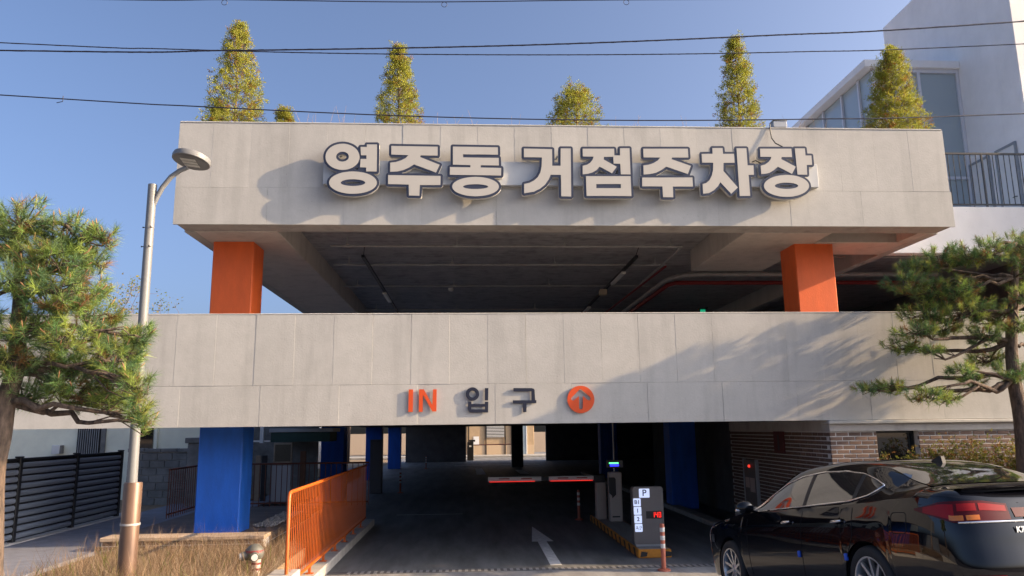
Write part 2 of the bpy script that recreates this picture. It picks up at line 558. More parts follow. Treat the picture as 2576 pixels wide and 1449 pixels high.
# --- columns: blue below, orange above
def column(x0, x1, y0, y1, z0, z1, mat, name):
    mb = MB(); mb.box((x0, y0, z0), (x1, y1, z1), .018)
    return gpart(name, mb, mat)
column(-4.90, -4.12, 14.24, 14.95, .40, 2.80, M['blue'], 'blue_column')
column(-4.86, -4.10, 14.24, 14.95, 3.2, ZUB + .01, M['orange'], 'orange_column')
for zz, w in ((6.47, 7.26),):
    column(zz, w, 14.34, 15.05, 3.2, ZUB + .02, M['orange'], 'orange_column')
for y in (26.0, 37.0, 47.0):
    column(-4.95, -4.20, y, y + .75, 0, 2.8, M['blue'], 'blue_column')
column(5.85, 6.62, 22.3, 23.0, 0, 2.8, M['blue'], 'blue_column')
column(5.85, 6.62, 34.3, 35.0, 0, 2.8, M['blue'], 'blue_column')
# roof soil behind the parapet
mb = MB(); mb.box((-4.95, 13.54, 7.15), (8.74, 17.5, 7.45))
gpart('roof_planter_soil', mb, M['earth'])

# --- ceiling services on the upper deck
M['red_pipe'] = pm('red_pipe', (.22, .012, .012), .5, var=.15, vscale=5)
def pipe(name, pts, r, mat, n=10):
    mb = MB(); mb.tube(pts, r, n); return gpart(name, mb, mat, 40)
for y, x0, x1 in ((15.78, -2.95, 4.62), (17.65, -3.2, 4.73), (20.4, -3.4, 5.05), (24.6, -3.4, 5.0)):
    p = pipe('sprinkler_pipe', [(x0, y, 6.2), (x1, y, 6.2)], .021, M['galv'])
    for k in range(4):
        sp = MB()
        xx = x0 + .35 + (x1 - x0 - .6) * k / 3.0
        sp.cyl((xx, y - 13, 6.2), .03, .06, 8); sp.cyl((xx, y - 13, 6.25), .012, .15, 6)
        sp.tube([(xx - .09, y - 13, 6.2), (xx + .09, y - 13, 6.2)], .028, 8)
        sp.build('sprinkler_head', M['galv'], p, 40)
pipe('branch_pipe', [(4.62, 15.78, 6.2), (4.72, 24.6, 6.17)], .026, M['galv'])
pipe('branch_pipe', [(4.73, 17.65, 6.16), (4.55, 26, 6.14)], .03, M['red_pipe'])
pipe('main_pipe', [(5.12, 26, 6.12), (5.12, 19.4, 6.12), (5.2, 18.9, 6.12), (5.45, 18.5, 6.12), (5.9, 18.38, 6.12), (12, 18.4, 6.12)], .062, M['galv'], 14)
pipe('red_main_pipe', [(5.2, 26, 6.0), (5.22, 19.3, 6.02), (5.35, 19.02, 6.02), (12, 19.0, 6.02)], .055, M['red_pipe'], 12)
pipe('sprinkler_pipe', [(7.4, 16.75, 6.2), (12, 16.8, 6.2)], .022, M['galv'])
M['lamp_cover'] = pm('lamp_cover', (.75, .74, .70), .4)
for x, segs in ((-2.38, ((20.9, 22.4),)), (3.80, ((18.1, 19.6), (23.6, 25.0)))):
    mb = MB(); mb.box((x - .035, 16.6, 6.14), (x + .035, 27, 6.20))
    tr = gpart('light_track', mb, M['dark_metal'])
    for a, b in segs:
        t = MB(); t.box((x - .055, a - 13, 6.075), (x + .055, b - 13, 6.135), .012)
        t.build('lamp_tube', M['lamp_cover'], tr)
    t = MB(); t.tube([(x, 16.7 - 13, 6.2), (x + .05, 16.5 - 13, 6.42)], .008, 6)
    t.build('hanger', M['dark_metal'], tr)
mb = MB(); mb.lathe([(0, 6.31), (.05, 6.31), (.075, 6.34), (.08, 6.40)], (-.55, 21.8, 0), 'Z', 16)
gpart('smoke_detector', mb, M['white_paint'], 40)
mb = MB(); mb.box((3.58, 20.3, 5.93), (3.78, 20.5, 6.10), .02)
gpart('camera_box', mb, pm('cream_plastic', (.45, .38, .28), .5))
M['exit'] = pm('exit_green', (.01, .25, .12), .4, emit=(.02, .6, .3), estr=.25)
mb = MB(); mb.box((7.30, 23.3, 5.72), (7.46, 23.33, 5.98), .005)
ex = gpart('exit_sign', mb, M['exit'])
mb = MB(); mb.box((7.25, 23.2, 6.0), (7.5, 23.4, 6.02))
gpart('sign_bracket', mb, M['dark_metal'], parent=ex)

# ================================================================ BRICK BASE on the right
M['brick'] = pm('brown_brick', (.135, .085, .065), .85, var=.28, vscale=9, bump=.35, bscale=70, rand=.28)
M['mortar'] = pm('mortar', (.50, .48, .46), .9, var=.12, vscale=8, bump=.3, bscale=80)
bw = thing('brick_wall', 'brown brick base wall with pale mortar under the garage parapet behind the shrubs', 'wall', (6.25, 13.05, 0))
def wpart(name, mb, mat, parent=None, smooth=None):
    for i, p in enumerate(mb.v):
        mb.v[i] = (p[0] - 6.25, p[1] - 13.05, p[2])
    return mb.build(name, mat, parent or bw, smooth)
WX0, WX1 = 7.08, 7.84                   # window opening
mb = MB()
mb.box((6.257, 13.057, -.05), (WX0, 18.2, 2.235)); mb.box((WX0, 13.30, -.05), (WX1, 18.2, 2.235))
mb.box((WX0, 13.057, -.05), (WX1, 13.30, 1.62)); mb.box((WX1, 13.057, -.05), (14.4, 18.2, 2.235))
core = wpart('mortar_bed', mb, M['mortar'])
BL, BH, BT = .207, .058, .012
bmsh = MB().box((0, 0, 0), (BL, .05, BH), .004).mesh('brick', M['brick'])
bmsh2 = MB().box((0, 0, 0), (.05, BL, BH), .004).mesh('brick', M['brick'])
bhalf = MB().box((0, 0, 0), (.10, .05, BH), .004).mesh('brick', M['brick'])
rb = random.Random(5)
stuff = MB()
z = 2.16; row = 0; nobj = 0
while z > .3:
    off = 0 if row % 2 else -.112
    x = 6.25 + off
    while x < 12.6:
        a, b = x, x + BL
        if a < 6.25: a = 6.25
        if z > 1.6:                              # bricks are cut at the window jambs
            if a < WX0 < b: b = WX0
            elif a < WX1 < b: a = WX1
            elif a >= WX0 and b <= WX1: a = b
        if b - a > .03:
            jx, jy = rb.uniform(-.003, .003), rb.uniform(-.003, .003)
            if z > 1.38 and x < 10.4 and nobj < 235:
                me = bmsh if b - a > .2 else MB().box((0, 0, 0), (b - a, .05, BH), .004).mesh('brick', M['brick'])
                link('brick', me, bw, (a - 6.25 + jx, jy, z)); nobj += 1
            elif z > .9:
                stuff.box((a + jx, 13.05 + jy, z), (b + jx, 13.09, z + BH))
        x += .224
    y = 13.10 + (0 if row % 2 == 0 else .112)
    while y < 18.1:
        jy = rb.uniform(-.003, .003)
        if y < 14.6 and z > 1.72:
            link('brick', bmsh2, bw, (jy, y - 13.05, z)); nobj += 1
        else:
            stuff.box((6.25 + jy, y, z), (6.29, y + BL, z + BH))
        y += .224
    z -= .0745; row += 1
wpart('brickwork', stuff, M['brick'])['kind'] = 'stuff'
# ledge, band and window
mb = MB(); mb.box((6.20, 12.95, 2.365), (14.4, 13.28, 2.425), .012)
wpart('ledge', mb, M['panel'])
mb = MB(); mb.box((6.235, 13.02, 2.236), (14.4, 13.30, 2.364), .006); mb.box((6.235, 13.302, 2.236), (6.45, 18.2, 2.43), .006)
wpart('lintel_band', mb, M['concrete'])
mb = MB(); mb.box((WX0, 13.24, 1.62), (WX1, 13.27, 2.235))
wn_ = wpart('window', mb, M['glass_dark'])
mb = MB()
for a, b, c, d in ((WX0, WX0 + .035, 1.62, 2.235), (WX1 - .035, WX1, 1.62, 2.235), (WX0 + .035, WX1 - .035, 2.20, 2.235), (WX0 + .035, WX1 - .035, 1.62, 1.66)):
    mb.box((a, 13.20, c), (b, 13.238, d))
wpart('window_frame', mb, M['dark_metal'], wn_)
# intercom panel and red board on the drive side of the wall
ip = thing('call_panel', 'tall grey call panel with a red light on the brick wall', 'panel', (6.245, 16.5, .5))
mb = MB(); mb.box((-.06, 0, 0), (0, .72, 1.1), .008)
mb.build('housing', pm('panel_grey', (.11, .10, .10), .5), ip)
for y in (-.03, .722): MB().box((-.075, y, -.02), (0, y + .03, 1.12), .004).build('side_rail', M['grey_metal'], ip)
mb = MB(); mb.box((-.064, .10, .42), (-.0605, .38, .72)); mb.box((-.064, .42, .50), (-.0605, .66, .72))
mb.build('notice', pm('notice_paper', (.42, .36, .34), .7), ip)
mb = MB(); mb.ball((-.07, .36, .97), .035, 10)
mb.build('lamp', pm('red_lamp', (.3, .01, .01), .3, emit=(1, .05, .03), estr=.5), ip)
rbd = thing('red_board', 'faded dark red board hung high on the brick wall', 'sign', (6.245, 14.98, 1.80))
mb = MB(); mb.box((-.035, 0, 0), (0, .49, .43), .005)
mb.build('board', pm('faded_red', (.09, .02, .02), .7, var=.2), rbd)
mb = MB(); mb.box((-.038, .20, .06), (-.0355, .29, .36))
mb.build('mark', M['black'], rbd)

# ================================================================ UPPER RIGHT NEIGHBOUR
nb = thing('white_building', 'tall white rendered building with a glazed stair box rising behind the garage roof', 'building', (13.83, 17, 0))
def npart(name, mb, mat, parent=None, smooth=None):
    for i, p in enumerate(mb.v):
        mb.v[i] = (p[0] - 13.83, p[1] - 17, p[2])
    return mb.build(name, mat, parent or nb, smooth)
mb = MB(); mb.box((13.83, 17, 6.96), (26, 22.6, 15.4), .02)
npart('wall', mb, M['white_wall'])
mb = MB(); mb.box((15.4, 13.6, 0), (26, 16.99, 9.7), .02)  # unseen block added to keep the sun off the terrace parapet
npart('shade_block', mb, M['white_wall'])
mb = MB(); mb.box((8.96, 15.30, 5.95), (15.39, 15.55, 6.99), .012)
npart('terrace_parapet', mb, M['white_wall'])
mb = MB(); mb.box((8.96, 15.56, 6.955), (15.39, 24, 6.985))
npart('terrace_floor', mb, M['white_wall'])
# glazed stair box
M['glazing'] = pm('blue_grey_glazing', (.36, .43, .46), .12, spec=.7)
M['frame_white'] = pm('white_frame', (.62, .64, .68), .45)
mb = MB(); mb.box((11.32, 19.26, 6.99), (13.82, 24.3, 12.18))
gb = npart('glazing', mb, M['glazing'])
mb = MB()
for x in (11.30, 12.60, 13.74):
    mb.box((x, 19.19, 6.99), (x + .085, 19.258, 12.2), .006)
mb.box((11.386, 19.192, 12.09), (13.74, 19.257, 12.2)); mb.box((11.386, 19.192, 8.95), (13.74, 19.257, 9.03))
for y in (19.9, 20.9, 22.1, 23.3):
    mb.box((11.25, y, 6.99), (11.318, y + .07, 12.18), .006)
npart('mullion', mb, M['frame_white'], gb)
mb = MB(); mb.box((11.05, 19.1, 12.2), (13.82, 24.6, 12.42), .012)
npart('flat_roof', mb, M['white_wall'])
for y0, y1 in ((17.45, 18.1), (18.45, 19.15)):
    mb = MB(); mb.box((13.79, y0, 6.99), (13.826, y1, 9.3), .004)
    d = npart('door', mb, M['white_paint'])
    mb = MB()
    mb.box((13.77, y0 - .05, 6.99), (13.825, y0 - .001, 9.36)); mb.box((13.77, y1 + .001, 6.99), (13.825, y1 + .05, 9.36)); mb.box((13.77, y0, 9.301), (13.825, y1, 9.36))
    npart('door_frame', mb, M['grey_metal'], d)
    mb = MB(); mb.tube([(13.77, y0 + .1, 7.95), (13.74, y0 + .1, 7.95), (13.74, y0 + .22, 7.95)], .012, 6)
    npart('door_handle', mb, M['dark_metal'], d)
# terrace railing
rl = thing('terrace_railing', 'dark metal bar railing along the white terrace parapet', 'railing', (8.98, 15.42, 6.99))
mb = MB(); mb.box((0, -.02, 1.24), (6.3, .02, 1.28)); mb.build('top_rail', M['dark_metal'], rl)
mb = MB(); mb.box((0, -.018, .07), (6.3, .018, .10)); mb.build('bottom_rail', M['dark_metal'], rl)
bar = MB().box((-.007, -.007, .10), (.007, .007, 1.24)).mesh('bar', M['dark_metal'])
post = MB().box((-.016, -.016, 0), (.016, .016, 1.24)).mesh('post', M['dark_metal'])
for k in range(48):
    if k % 12 == 6: link('post', post, rl, (.06 + k * .13, 0, 0))
    else: link('bar', bar, rl, (.06 + k * .13, 0, 0))

# ================================================================ SIGN LETTERS on the upper parapet
SIGN_GLYPHS = [
([[[(-1.936,7.092),(-1.939,7.054),(-1.949,7.017),(-1.966,6.982),(-1.989,6.949),(-2.019,6.92),(-2.053,6.895),(-2.093,6.875),(-2.135,6.86),(-2.18,6.851),(-2.226,6.848),(-2.272,6.85),(-2.317,6.859),(-2.361,6.873),(-2.401,6.893),(-2.437,6.917),(-2.468,6.945),(-2.493,6.978),(-2.512,7.012),(-2.524,7.049),(-2.529,7.087),(-2.526,7.125),(-2.517,7.162),(-2.5,7.198),(-2.477,7.23),(-2.448,7.26),(-2.413,7.285),(-2.374,7.305),(-2.331,7.32),(-2.286,7.33),(-2.24,7.333),(-2.193,7.331),(-2.148,7.322),(-2.104,7.308),(-2.064,7.288),(-2.028,7.264),(-1.997,7.235),(-1.972,7.203),(-1.953,7.167),(-1.941,7.13)],[(-2.121,7.094),(-2.124,7.073),(-2.131,7.054),(-2.144,7.036),(-2.162,7.022),(-2.183,7.011),(-2.206,7.004),(-2.231,7.001),(-2.256,7.003),(-2.28,7.01),(-2.302,7.02),(-2.32,7.035),(-2.334,7.052),(-2.343,7.071),(-2.346,7.092),(-2.344,7.112),(-2.336,7.131),(-2.324,7.149),(-2.306,7.164),(-2.285,7.175),(-2.262,7.182),(-2.237,7.184),(-2.211,7.182),(-2.187,7.176),(-2.166,7.165),(-2.147,7.15),(-2.134,7.133),(-2.125,7.114)]],[[(-1.923,7.276),(-1.813,7.277),(-1.814,7.323),(-1.637,7.325),(-1.631,6.825),(-1.814,6.823),(-1.815,6.896),(-1.923,6.899),(-1.916,7.053),(-1.814,7.054),(-1.815,7.122),(-1.911,7.121)]],[[(-1.624,6.619),(-1.628,6.587),(-1.643,6.555),(-1.667,6.526),(-1.7,6.498),(-1.742,6.473),(-1.791,6.452),(-1.846,6.435),(-1.906,6.423),(-1.968,6.415),(-2.033,6.412),(-2.097,6.414),(-2.161,6.421),(-2.221,6.433),(-2.276,6.449),(-2.326,6.47),(-2.369,6.494),(-2.403,6.521),(-2.429,6.55),(-2.445,6.581),(-2.451,6.613),(-2.447,6.645),(-2.433,6.677),(-2.409,6.707),(-2.376,6.734),(-2.335,6.759),(-2.286,6.78),(-2.231,6.798),(-2.172,6.81),(-2.109,6.818),(-2.044,6.821),(-1.979,6.819),(-1.915,6.812),(-1.855,6.8),(-1.799,6.784),(-1.749,6.763),(-1.706,6.739),(-1.671,6.712),(-1.645,6.682),(-1.63,6.651)],[(-1.824,6.618),(-1.829,6.604),(-1.844,6.591),(-1.87,6.579),(-1.903,6.569),(-1.944,6.561),(-1.989,6.556),(-2.037,6.554),(-2.084,6.556),(-2.13,6.56),(-2.17,6.567),(-2.205,6.576),(-2.23,6.588),(-2.247,6.601),(-2.252,6.615),(-2.247,6.628),(-2.232,6.642),(-2.207,6.653),(-2.173,6.664),(-2.133,6.671),(-2.088,6.676),(-2.04,6.678),(-1.992,6.677),(-1.947,6.672),(-1.906,6.665),(-1.872,6.656),(-1.846,6.644),(-1.829,6.631)]]],[[(-2.089,6.372),(-2.169,6.38),(-2.233,6.393),(-2.289,6.409),(-2.337,6.429),(-2.401,6.466),(-2.433,6.491),(-2.465,6.528),(-2.486,6.572),(-2.493,6.612),(-2.489,6.652),(-2.472,6.692),(-2.441,6.734),(-2.401,6.768),(-2.353,6.797),(-2.319,6.812),(-2.333,6.82),(-2.377,6.834),(-2.425,6.858),(-2.463,6.884),(-2.498,6.916),(-2.529,6.956),(-2.55,6.996),(-2.565,7.044),(-2.571,7.092),(-2.568,7.132),(-2.555,7.18),(-2.536,7.22),(-2.513,7.252),(-2.473,7.293),(-2.433,7.322),(-2.393,7.343),(-2.337,7.362),(-2.289,7.372),(-2.241,7.375),(-2.185,7.372),(-2.137,7.363),(-2.073,7.339),(-2.041,7.323),(-2.006,7.3),(-1.969,7.266),(-1.961,7.295),(-1.945,7.312),(-1.929,7.318),(-1.865,7.319),(-1.857,7.322),(-1.848,7.348),(-1.84,7.356),(-1.825,7.364),(-1.633,7.367),(-1.617,7.362),(-1.602,7.348),(-1.595,7.324),(-1.589,6.82),(-1.6,6.796),(-1.617,6.785),(-1.693,6.78),(-1.681,6.774),(-1.641,6.741),(-1.612,6.708),(-1.591,6.668),(-1.582,6.62),(-1.589,6.572),(-1.609,6.531),(-1.642,6.492),(-1.681,6.461),(-1.723,6.436),(-1.785,6.41),(-1.833,6.395),(-1.897,6.382),(-1.969,6.373),(-2.033,6.37)],[(-2.138,6.604),(-2.041,6.596),(-1.953,6.602),(-1.905,6.612),(-1.899,6.62),(-1.936,6.628),(-1.993,6.635),(-2.041,6.636),(-2.121,6.63),(-2.172,6.62),(-2.175,6.612)],[(-1.963,6.86),(-1.939,6.86),(-1.958,6.876),(-1.969,6.911),(-1.98,6.9),(-2.02,6.868),(-2.009,6.862)],[(-2.238,7.044),(-2.217,7.045),(-2.193,7.053),(-2.173,7.068),(-2.165,7.084),(-2.165,7.1),(-2.177,7.119),(-2.201,7.135),(-2.225,7.141),(-2.249,7.141),(-2.273,7.134),(-2.296,7.116),(-2.303,7.1),(-2.302,7.084),(-2.289,7.064),(-2.265,7.049)]]),
([[[(-1.383,7.3),(-0.566,7.293),(-0.565,7.129),(-0.866,7.128),(-0.876,7.098),(-0.53,6.957),(-0.592,6.812),(-0.979,6.96),(-1.067,6.902),(-1.164,6.854),(-1.269,6.827),(-1.395,6.82),(-1.396,6.988),(-1.299,7.002),(-1.211,7.031),(-1.131,7.074),(-1.079,7.131),(-1.381,7.14)]],[[(-1.429,6.759),(-0.511,6.749),(-0.513,6.585),(-0.873,6.582),(-0.88,6.386),(-1.06,6.387),(-1.067,6.587),(-1.428,6.594)]]],[[(-1.061,6.345),(-1.085,6.354),(-1.093,6.362),(-1.101,6.378),(-1.109,6.546),(-1.429,6.552),(-1.453,6.56),(-1.467,6.578),(-1.47,6.594),(-1.471,6.762),(-1.461,6.786),(-1.453,6.794),(-1.435,6.802),(-1.438,6.986),(-1.432,7.01),(-1.413,7.026),(-1.309,7.043),(-1.229,7.07),(-1.191,7.09),(-1.205,7.093),(-1.389,7.099),(-1.404,7.106),(-1.413,7.113),(-1.423,7.138),(-1.425,7.306),(-1.414,7.33),(-1.405,7.336),(-1.389,7.342),(-0.861,7.338),(-0.565,7.335),(-0.545,7.33),(-0.529,7.314),(-0.524,7.298),(-0.523,7.13),(-0.525,7.114),(-0.533,7.102),(-0.541,7.094),(-0.557,7.088),(-0.709,7.087),(-0.724,7.082),(-0.517,6.997),(-0.501,6.987),(-0.494,6.978),(-0.489,6.962),(-0.49,6.946),(-0.552,6.794),(-0.509,6.791),(-0.493,6.787),(-0.481,6.778),(-0.471,6.762),(-0.472,6.578),(-0.485,6.554),(-0.509,6.543),(-0.829,6.541),(-0.833,6.53),(-0.839,6.378),(-0.845,6.363),(-0.853,6.353),(-0.877,6.344)],[(-0.725,6.794),(-0.662,6.794),(-0.677,6.795),(-0.682,6.802),(-0.973,6.913),(-1.045,6.866),(-1.077,6.85),(-1.149,6.815),(-1.2,6.802),(-1.189,6.799)]]),
([[[(-0.296,7.298),(0.504,7.292),(0.505,7.155),(-0.115,7.156),(-0.113,7.097),(0.518,7.093),(0.519,6.954),(0.198,6.954),(0.196,6.912),(0.561,6.905),(0.557,6.767),(-0.348,6.772),(-0.348,6.915),(0.015,6.913),(0.015,6.955),(-0.295,6.962)]],[[(0.517,6.561),(0.512,6.533),(0.496,6.505),(0.471,6.479),(0.437,6.455),(0.395,6.434),(0.346,6.415),(0.291,6.401),(0.231,6.389),(0.169,6.383),(0.104,6.38),(0.04,6.382),(-0.022,6.388),(-0.082,6.398),(-0.136,6.413),(-0.185,6.43),(-0.227,6.451),(-0.261,6.475),(-0.285,6.501),(-0.3,6.528),(-0.306,6.555),(-0.301,6.583),(-0.286,6.611),(-0.261,6.637),(-0.227,6.661),(-0.186,6.682),(-0.137,6.701),(-0.082,6.716),(-0.022,6.727),(0.041,6.734),(0.105,6.737),(0.17,6.735),(0.233,6.729),(0.293,6.719),(0.348,6.704),(0.397,6.686),(0.439,6.665),(0.472,6.642),(0.497,6.616),(0.512,6.589)],[(0.329,6.559),(0.323,6.549),(0.306,6.539),(0.28,6.53),(0.244,6.523),(0.202,6.518),(0.155,6.514),(0.106,6.513),(0.056,6.513),(0.009,6.516),(-0.033,6.521),(-0.068,6.528),(-0.094,6.536),(-0.111,6.546),(-0.116,6.556),(-0.111,6.566),(-0.094,6.575),(-0.068,6.584),(-0.033,6.591),(0.009,6.597),(0.056,6.6),(0.106,6.602),(0.155,6.601),(0.203,6.598),(0.245,6.593),(0.28,6.586),(0.307,6.578),(0.323,6.568)]]],[[(0.044,6.34),(-0.028,6.347),(-0.092,6.358),(-0.148,6.372),(-0.196,6.39),(-0.244,6.413),(-0.278,6.436),(-0.319,6.476),(-0.34,6.515),(-0.347,6.548),(-0.347,6.564),(-0.337,6.604),(-0.319,6.636),(-0.289,6.668),(-0.244,6.699),(-0.194,6.724),(-0.212,6.729),(-0.348,6.73),(-0.364,6.733),(-0.375,6.74),(-0.387,6.756),(-0.39,6.772),(-0.39,6.916),(-0.387,6.932),(-0.374,6.948),(-0.356,6.956),(-0.34,6.957),(-0.337,6.964),(-0.338,7.3),(-0.334,7.316),(-0.321,7.332),(-0.308,7.339),(-0.292,7.34),(0.148,7.337),(0.508,7.334),(0.524,7.329),(0.538,7.316),(0.546,7.292),(0.547,7.156),(0.54,7.132),(0.553,7.116),(0.559,7.1),(0.562,6.948),(0.588,6.938),(0.598,6.924),(0.603,6.908),(0.599,6.764),(0.594,6.748),(0.588,6.738),(0.564,6.726),(0.415,6.724),(0.46,6.702),(0.5,6.674),(0.532,6.64),(0.553,6.596),(0.559,6.556),(0.55,6.516),(0.532,6.483),(0.494,6.444),(0.46,6.42),(0.412,6.395),(0.356,6.374),(0.3,6.359),(0.236,6.348),(0.172,6.341)]]),
([[[(0.971,7.273),(1.477,7.266),(1.472,6.955),(1.623,6.956),(1.631,7.282),(1.812,7.283),(1.798,6.388),(1.622,6.389),(1.625,6.786),(1.441,6.785),(1.403,6.696),(1.334,6.601),(1.243,6.526),(1.134,6.47),(0.963,6.441),(0.966,6.613),(1.056,6.632),(1.137,6.675),(1.211,6.741),(1.257,6.826),(1.282,6.939),(1.291,7.109),(0.969,7.111)]]],[[(1.619,6.347),(1.595,6.356),(1.583,6.372),(1.58,6.388),(1.582,6.74),(1.579,6.743),(1.475,6.743),(1.468,6.74),(1.44,6.676),(1.363,6.571),(1.267,6.492),(1.155,6.433),(1.139,6.428),(0.963,6.399),(0.947,6.402),(0.931,6.414),(0.923,6.428),(0.921,6.444),(0.924,6.612),(0.927,6.628),(0.937,6.644),(0.947,6.651),(1.043,6.673),(1.11,6.708),(1.179,6.772),(1.218,6.844),(1.24,6.948),(1.247,7.06),(1.243,7.068),(0.971,7.069),(0.947,7.075),(0.931,7.092),(0.927,7.108),(0.928,7.212),(0.93,7.284),(0.939,7.3),(0.948,7.308),(0.963,7.314),(1.475,7.308),(1.491,7.305),(1.51,7.292),(1.519,7.268),(1.515,7.001),(1.523,6.997),(1.571,6.998),(1.579,6.999),(1.582,7.004),(1.589,7.284),(1.598,7.308),(1.611,7.319),(1.627,7.324),(1.811,7.325),(1.827,7.323),(1.846,7.308),(1.854,7.284),(1.839,6.38),(1.827,6.358),(1.803,6.346)]]),
([[[(2.028,7.28),(2.599,7.285),(2.598,7.135),(2.41,7.131),(2.402,7.081),(2.632,6.945),(2.544,6.822),(2.326,6.946),(2.27,6.881),(2.186,6.833),(2.104,6.809),(2.017,6.799),(2.019,6.959),(2.1,6.979),(2.156,7.017),(2.203,7.075),(2.223,7.132),(2.027,7.133)]],[[(2.58,7.159),(2.701,7.158),(2.705,7.294),(2.879,7.297),(2.878,6.805),(2.703,6.804),(2.701,7.003),(2.579,7.005)]],[[(2.073,6.764),(2.877,6.77),(2.878,6.401),(2.074,6.398)],[(2.254,6.619),(2.698,6.622),(2.695,6.545),(2.252,6.542)]]],[[(2.065,6.357),(2.046,6.366),(2.039,6.374),(2.032,6.39),(2.031,6.75),(2.025,6.757),(2.009,6.757),(1.993,6.764),(1.984,6.774),(1.976,6.79),(1.978,6.966),(1.985,6.984),(2.001,6.997),(2.088,7.022),(2.129,7.051),(2.158,7.086),(2.145,7.09),(2.025,7.091),(2.009,7.095),(1.993,7.108),(1.988,7.118),(1.985,7.134),(1.986,7.278),(1.993,7.303),(2.009,7.317),(2.025,7.322),(2.601,7.327),(2.625,7.318),(2.637,7.302),(2.641,7.286),(2.64,7.206),(2.649,7.2),(2.657,7.201),(2.661,7.206),(2.663,7.302),(2.673,7.322),(2.689,7.333),(2.705,7.336),(2.881,7.339),(2.905,7.33),(2.92,7.31),(2.92,6.806),(2.917,6.782),(2.92,6.406),(2.919,6.39),(2.913,6.378),(2.897,6.363),(2.881,6.359)],[(2.237,6.814),(2.249,6.808),(2.465,6.81),(2.473,6.814),(2.425,6.841),(2.337,6.891),(2.297,6.849)],[(2.59,6.814),(2.601,6.81),(2.657,6.811),(2.661,6.814),(2.66,6.902),(2.657,6.908)],[(2.535,7.054),(2.538,7.054),(2.537,7.088),(2.529,7.092),(2.489,7.091),(2.477,7.086)]]),
([[[(3.13,7.29),(3.946,7.298),(3.947,7.133),(3.651,7.128),(3.635,7.097),(3.984,6.972),(3.92,6.818),(3.534,6.955),(3.441,6.89),(3.337,6.837),(3.226,6.812),(3.116,6.804),(3.119,6.973),(3.216,6.988),(3.309,7.022),(3.385,7.07),(3.434,7.126),(3.128,7.126)]],[[(3.086,6.745),(4.0,6.754),(4.0,6.586),(3.635,6.584),(3.631,6.383),(3.448,6.382),(3.447,6.582),(3.081,6.583)]]],[[(3.441,6.341),(3.417,6.354),(3.407,6.374),(3.405,6.534),(3.401,6.54),(3.081,6.541),(3.057,6.548),(3.043,6.566),(3.039,6.582),(3.044,6.75),(3.056,6.774),(3.076,6.79),(3.074,6.806),(3.077,6.974),(3.081,6.992),(3.089,7.003),(3.105,7.013),(3.209,7.031),(3.289,7.06),(3.319,7.078),(3.305,7.084),(3.121,7.084),(3.097,7.097),(3.089,7.11),(3.086,7.126),(3.089,7.302),(3.105,7.325),(3.129,7.332),(3.681,7.337),(3.945,7.34),(3.969,7.333),(3.983,7.318),(3.988,7.302),(3.989,7.134),(3.986,7.118),(3.977,7.104),(3.953,7.091),(3.789,7.086),(4.001,7.011),(4.017,6.998),(4.022,6.99),(4.026,6.974),(4.024,6.958),(3.958,6.798),(3.961,6.795),(4.001,6.796),(4.017,6.792),(4.03,6.782),(4.04,6.766),(4.04,6.574),(4.025,6.553),(4.001,6.544),(3.681,6.542),(3.676,6.534),(3.672,6.374),(3.665,6.359),(3.657,6.351),(3.633,6.341)],[(3.32,6.79),(3.833,6.794),(3.85,6.798),(3.777,6.824),(3.545,6.907),(3.537,6.906),(3.457,6.851),(3.345,6.792)]]),
([[[(4.4,7.315),(4.586,7.317),(4.589,7.206),(4.791,7.208),(4.792,7.041),(4.587,7.036),(4.575,6.88),(4.82,6.572),(4.691,6.453),(4.506,6.67),(4.459,6.594),(4.381,6.518),(4.286,6.465),(4.179,6.45),(4.18,6.63),(4.251,6.654),(4.309,6.706),(4.356,6.792),(4.385,6.888),(4.399,7.036),(4.195,7.036),(4.195,7.2),(4.397,7.206)]],[[(4.845,7.314),(5.027,7.316),(5.028,6.991),(5.136,6.991),(5.132,6.815),(5.034,6.812),(5.035,6.418),(4.845,6.412)]]],[[(4.835,6.371),(4.818,6.38),(4.81,6.388),(4.804,6.404),(4.803,6.484),(4.799,6.492),(4.795,6.492),(4.715,6.419),(4.699,6.412),(4.675,6.414),(4.657,6.428),(4.515,6.594),(4.507,6.591),(4.489,6.564),(4.406,6.484),(4.305,6.428),(4.179,6.408),(4.163,6.412),(4.144,6.428),(4.137,6.452),(4.141,6.644),(4.151,6.66),(4.163,6.668),(4.23,6.692),(4.275,6.732),(4.318,6.812),(4.344,6.9),(4.352,6.988),(4.347,6.994),(4.187,6.995),(4.168,7.004),(4.155,7.023),(4.153,7.036),(4.155,7.212),(4.163,7.228),(4.179,7.239),(4.235,7.243),(4.347,7.246),(4.355,7.25),(4.358,7.316),(4.361,7.332),(4.374,7.348),(4.395,7.356),(4.587,7.359),(4.603,7.355),(4.614,7.348),(4.625,7.332),(4.63,7.252),(4.635,7.248),(4.795,7.249),(4.803,7.252),(4.804,7.324),(4.811,7.339),(4.819,7.347),(4.835,7.355),(5.027,7.358),(5.043,7.355),(5.062,7.34),(5.069,7.316),(5.072,7.036),(5.075,7.033),(5.147,7.032),(5.163,7.023),(5.172,7.012),(5.178,6.988),(5.173,6.804),(5.163,6.786),(5.147,6.776),(5.083,6.771),(5.076,6.764),(5.077,6.42),(5.074,6.404),(5.067,6.391),(5.051,6.379),(5.035,6.376)],[(4.792,6.676),(4.795,6.671),(4.802,6.676),(4.803,6.684),(4.803,6.996),(4.795,6.999),(4.635,6.995),(4.627,6.993),(4.625,6.988),(4.619,6.892)]]),
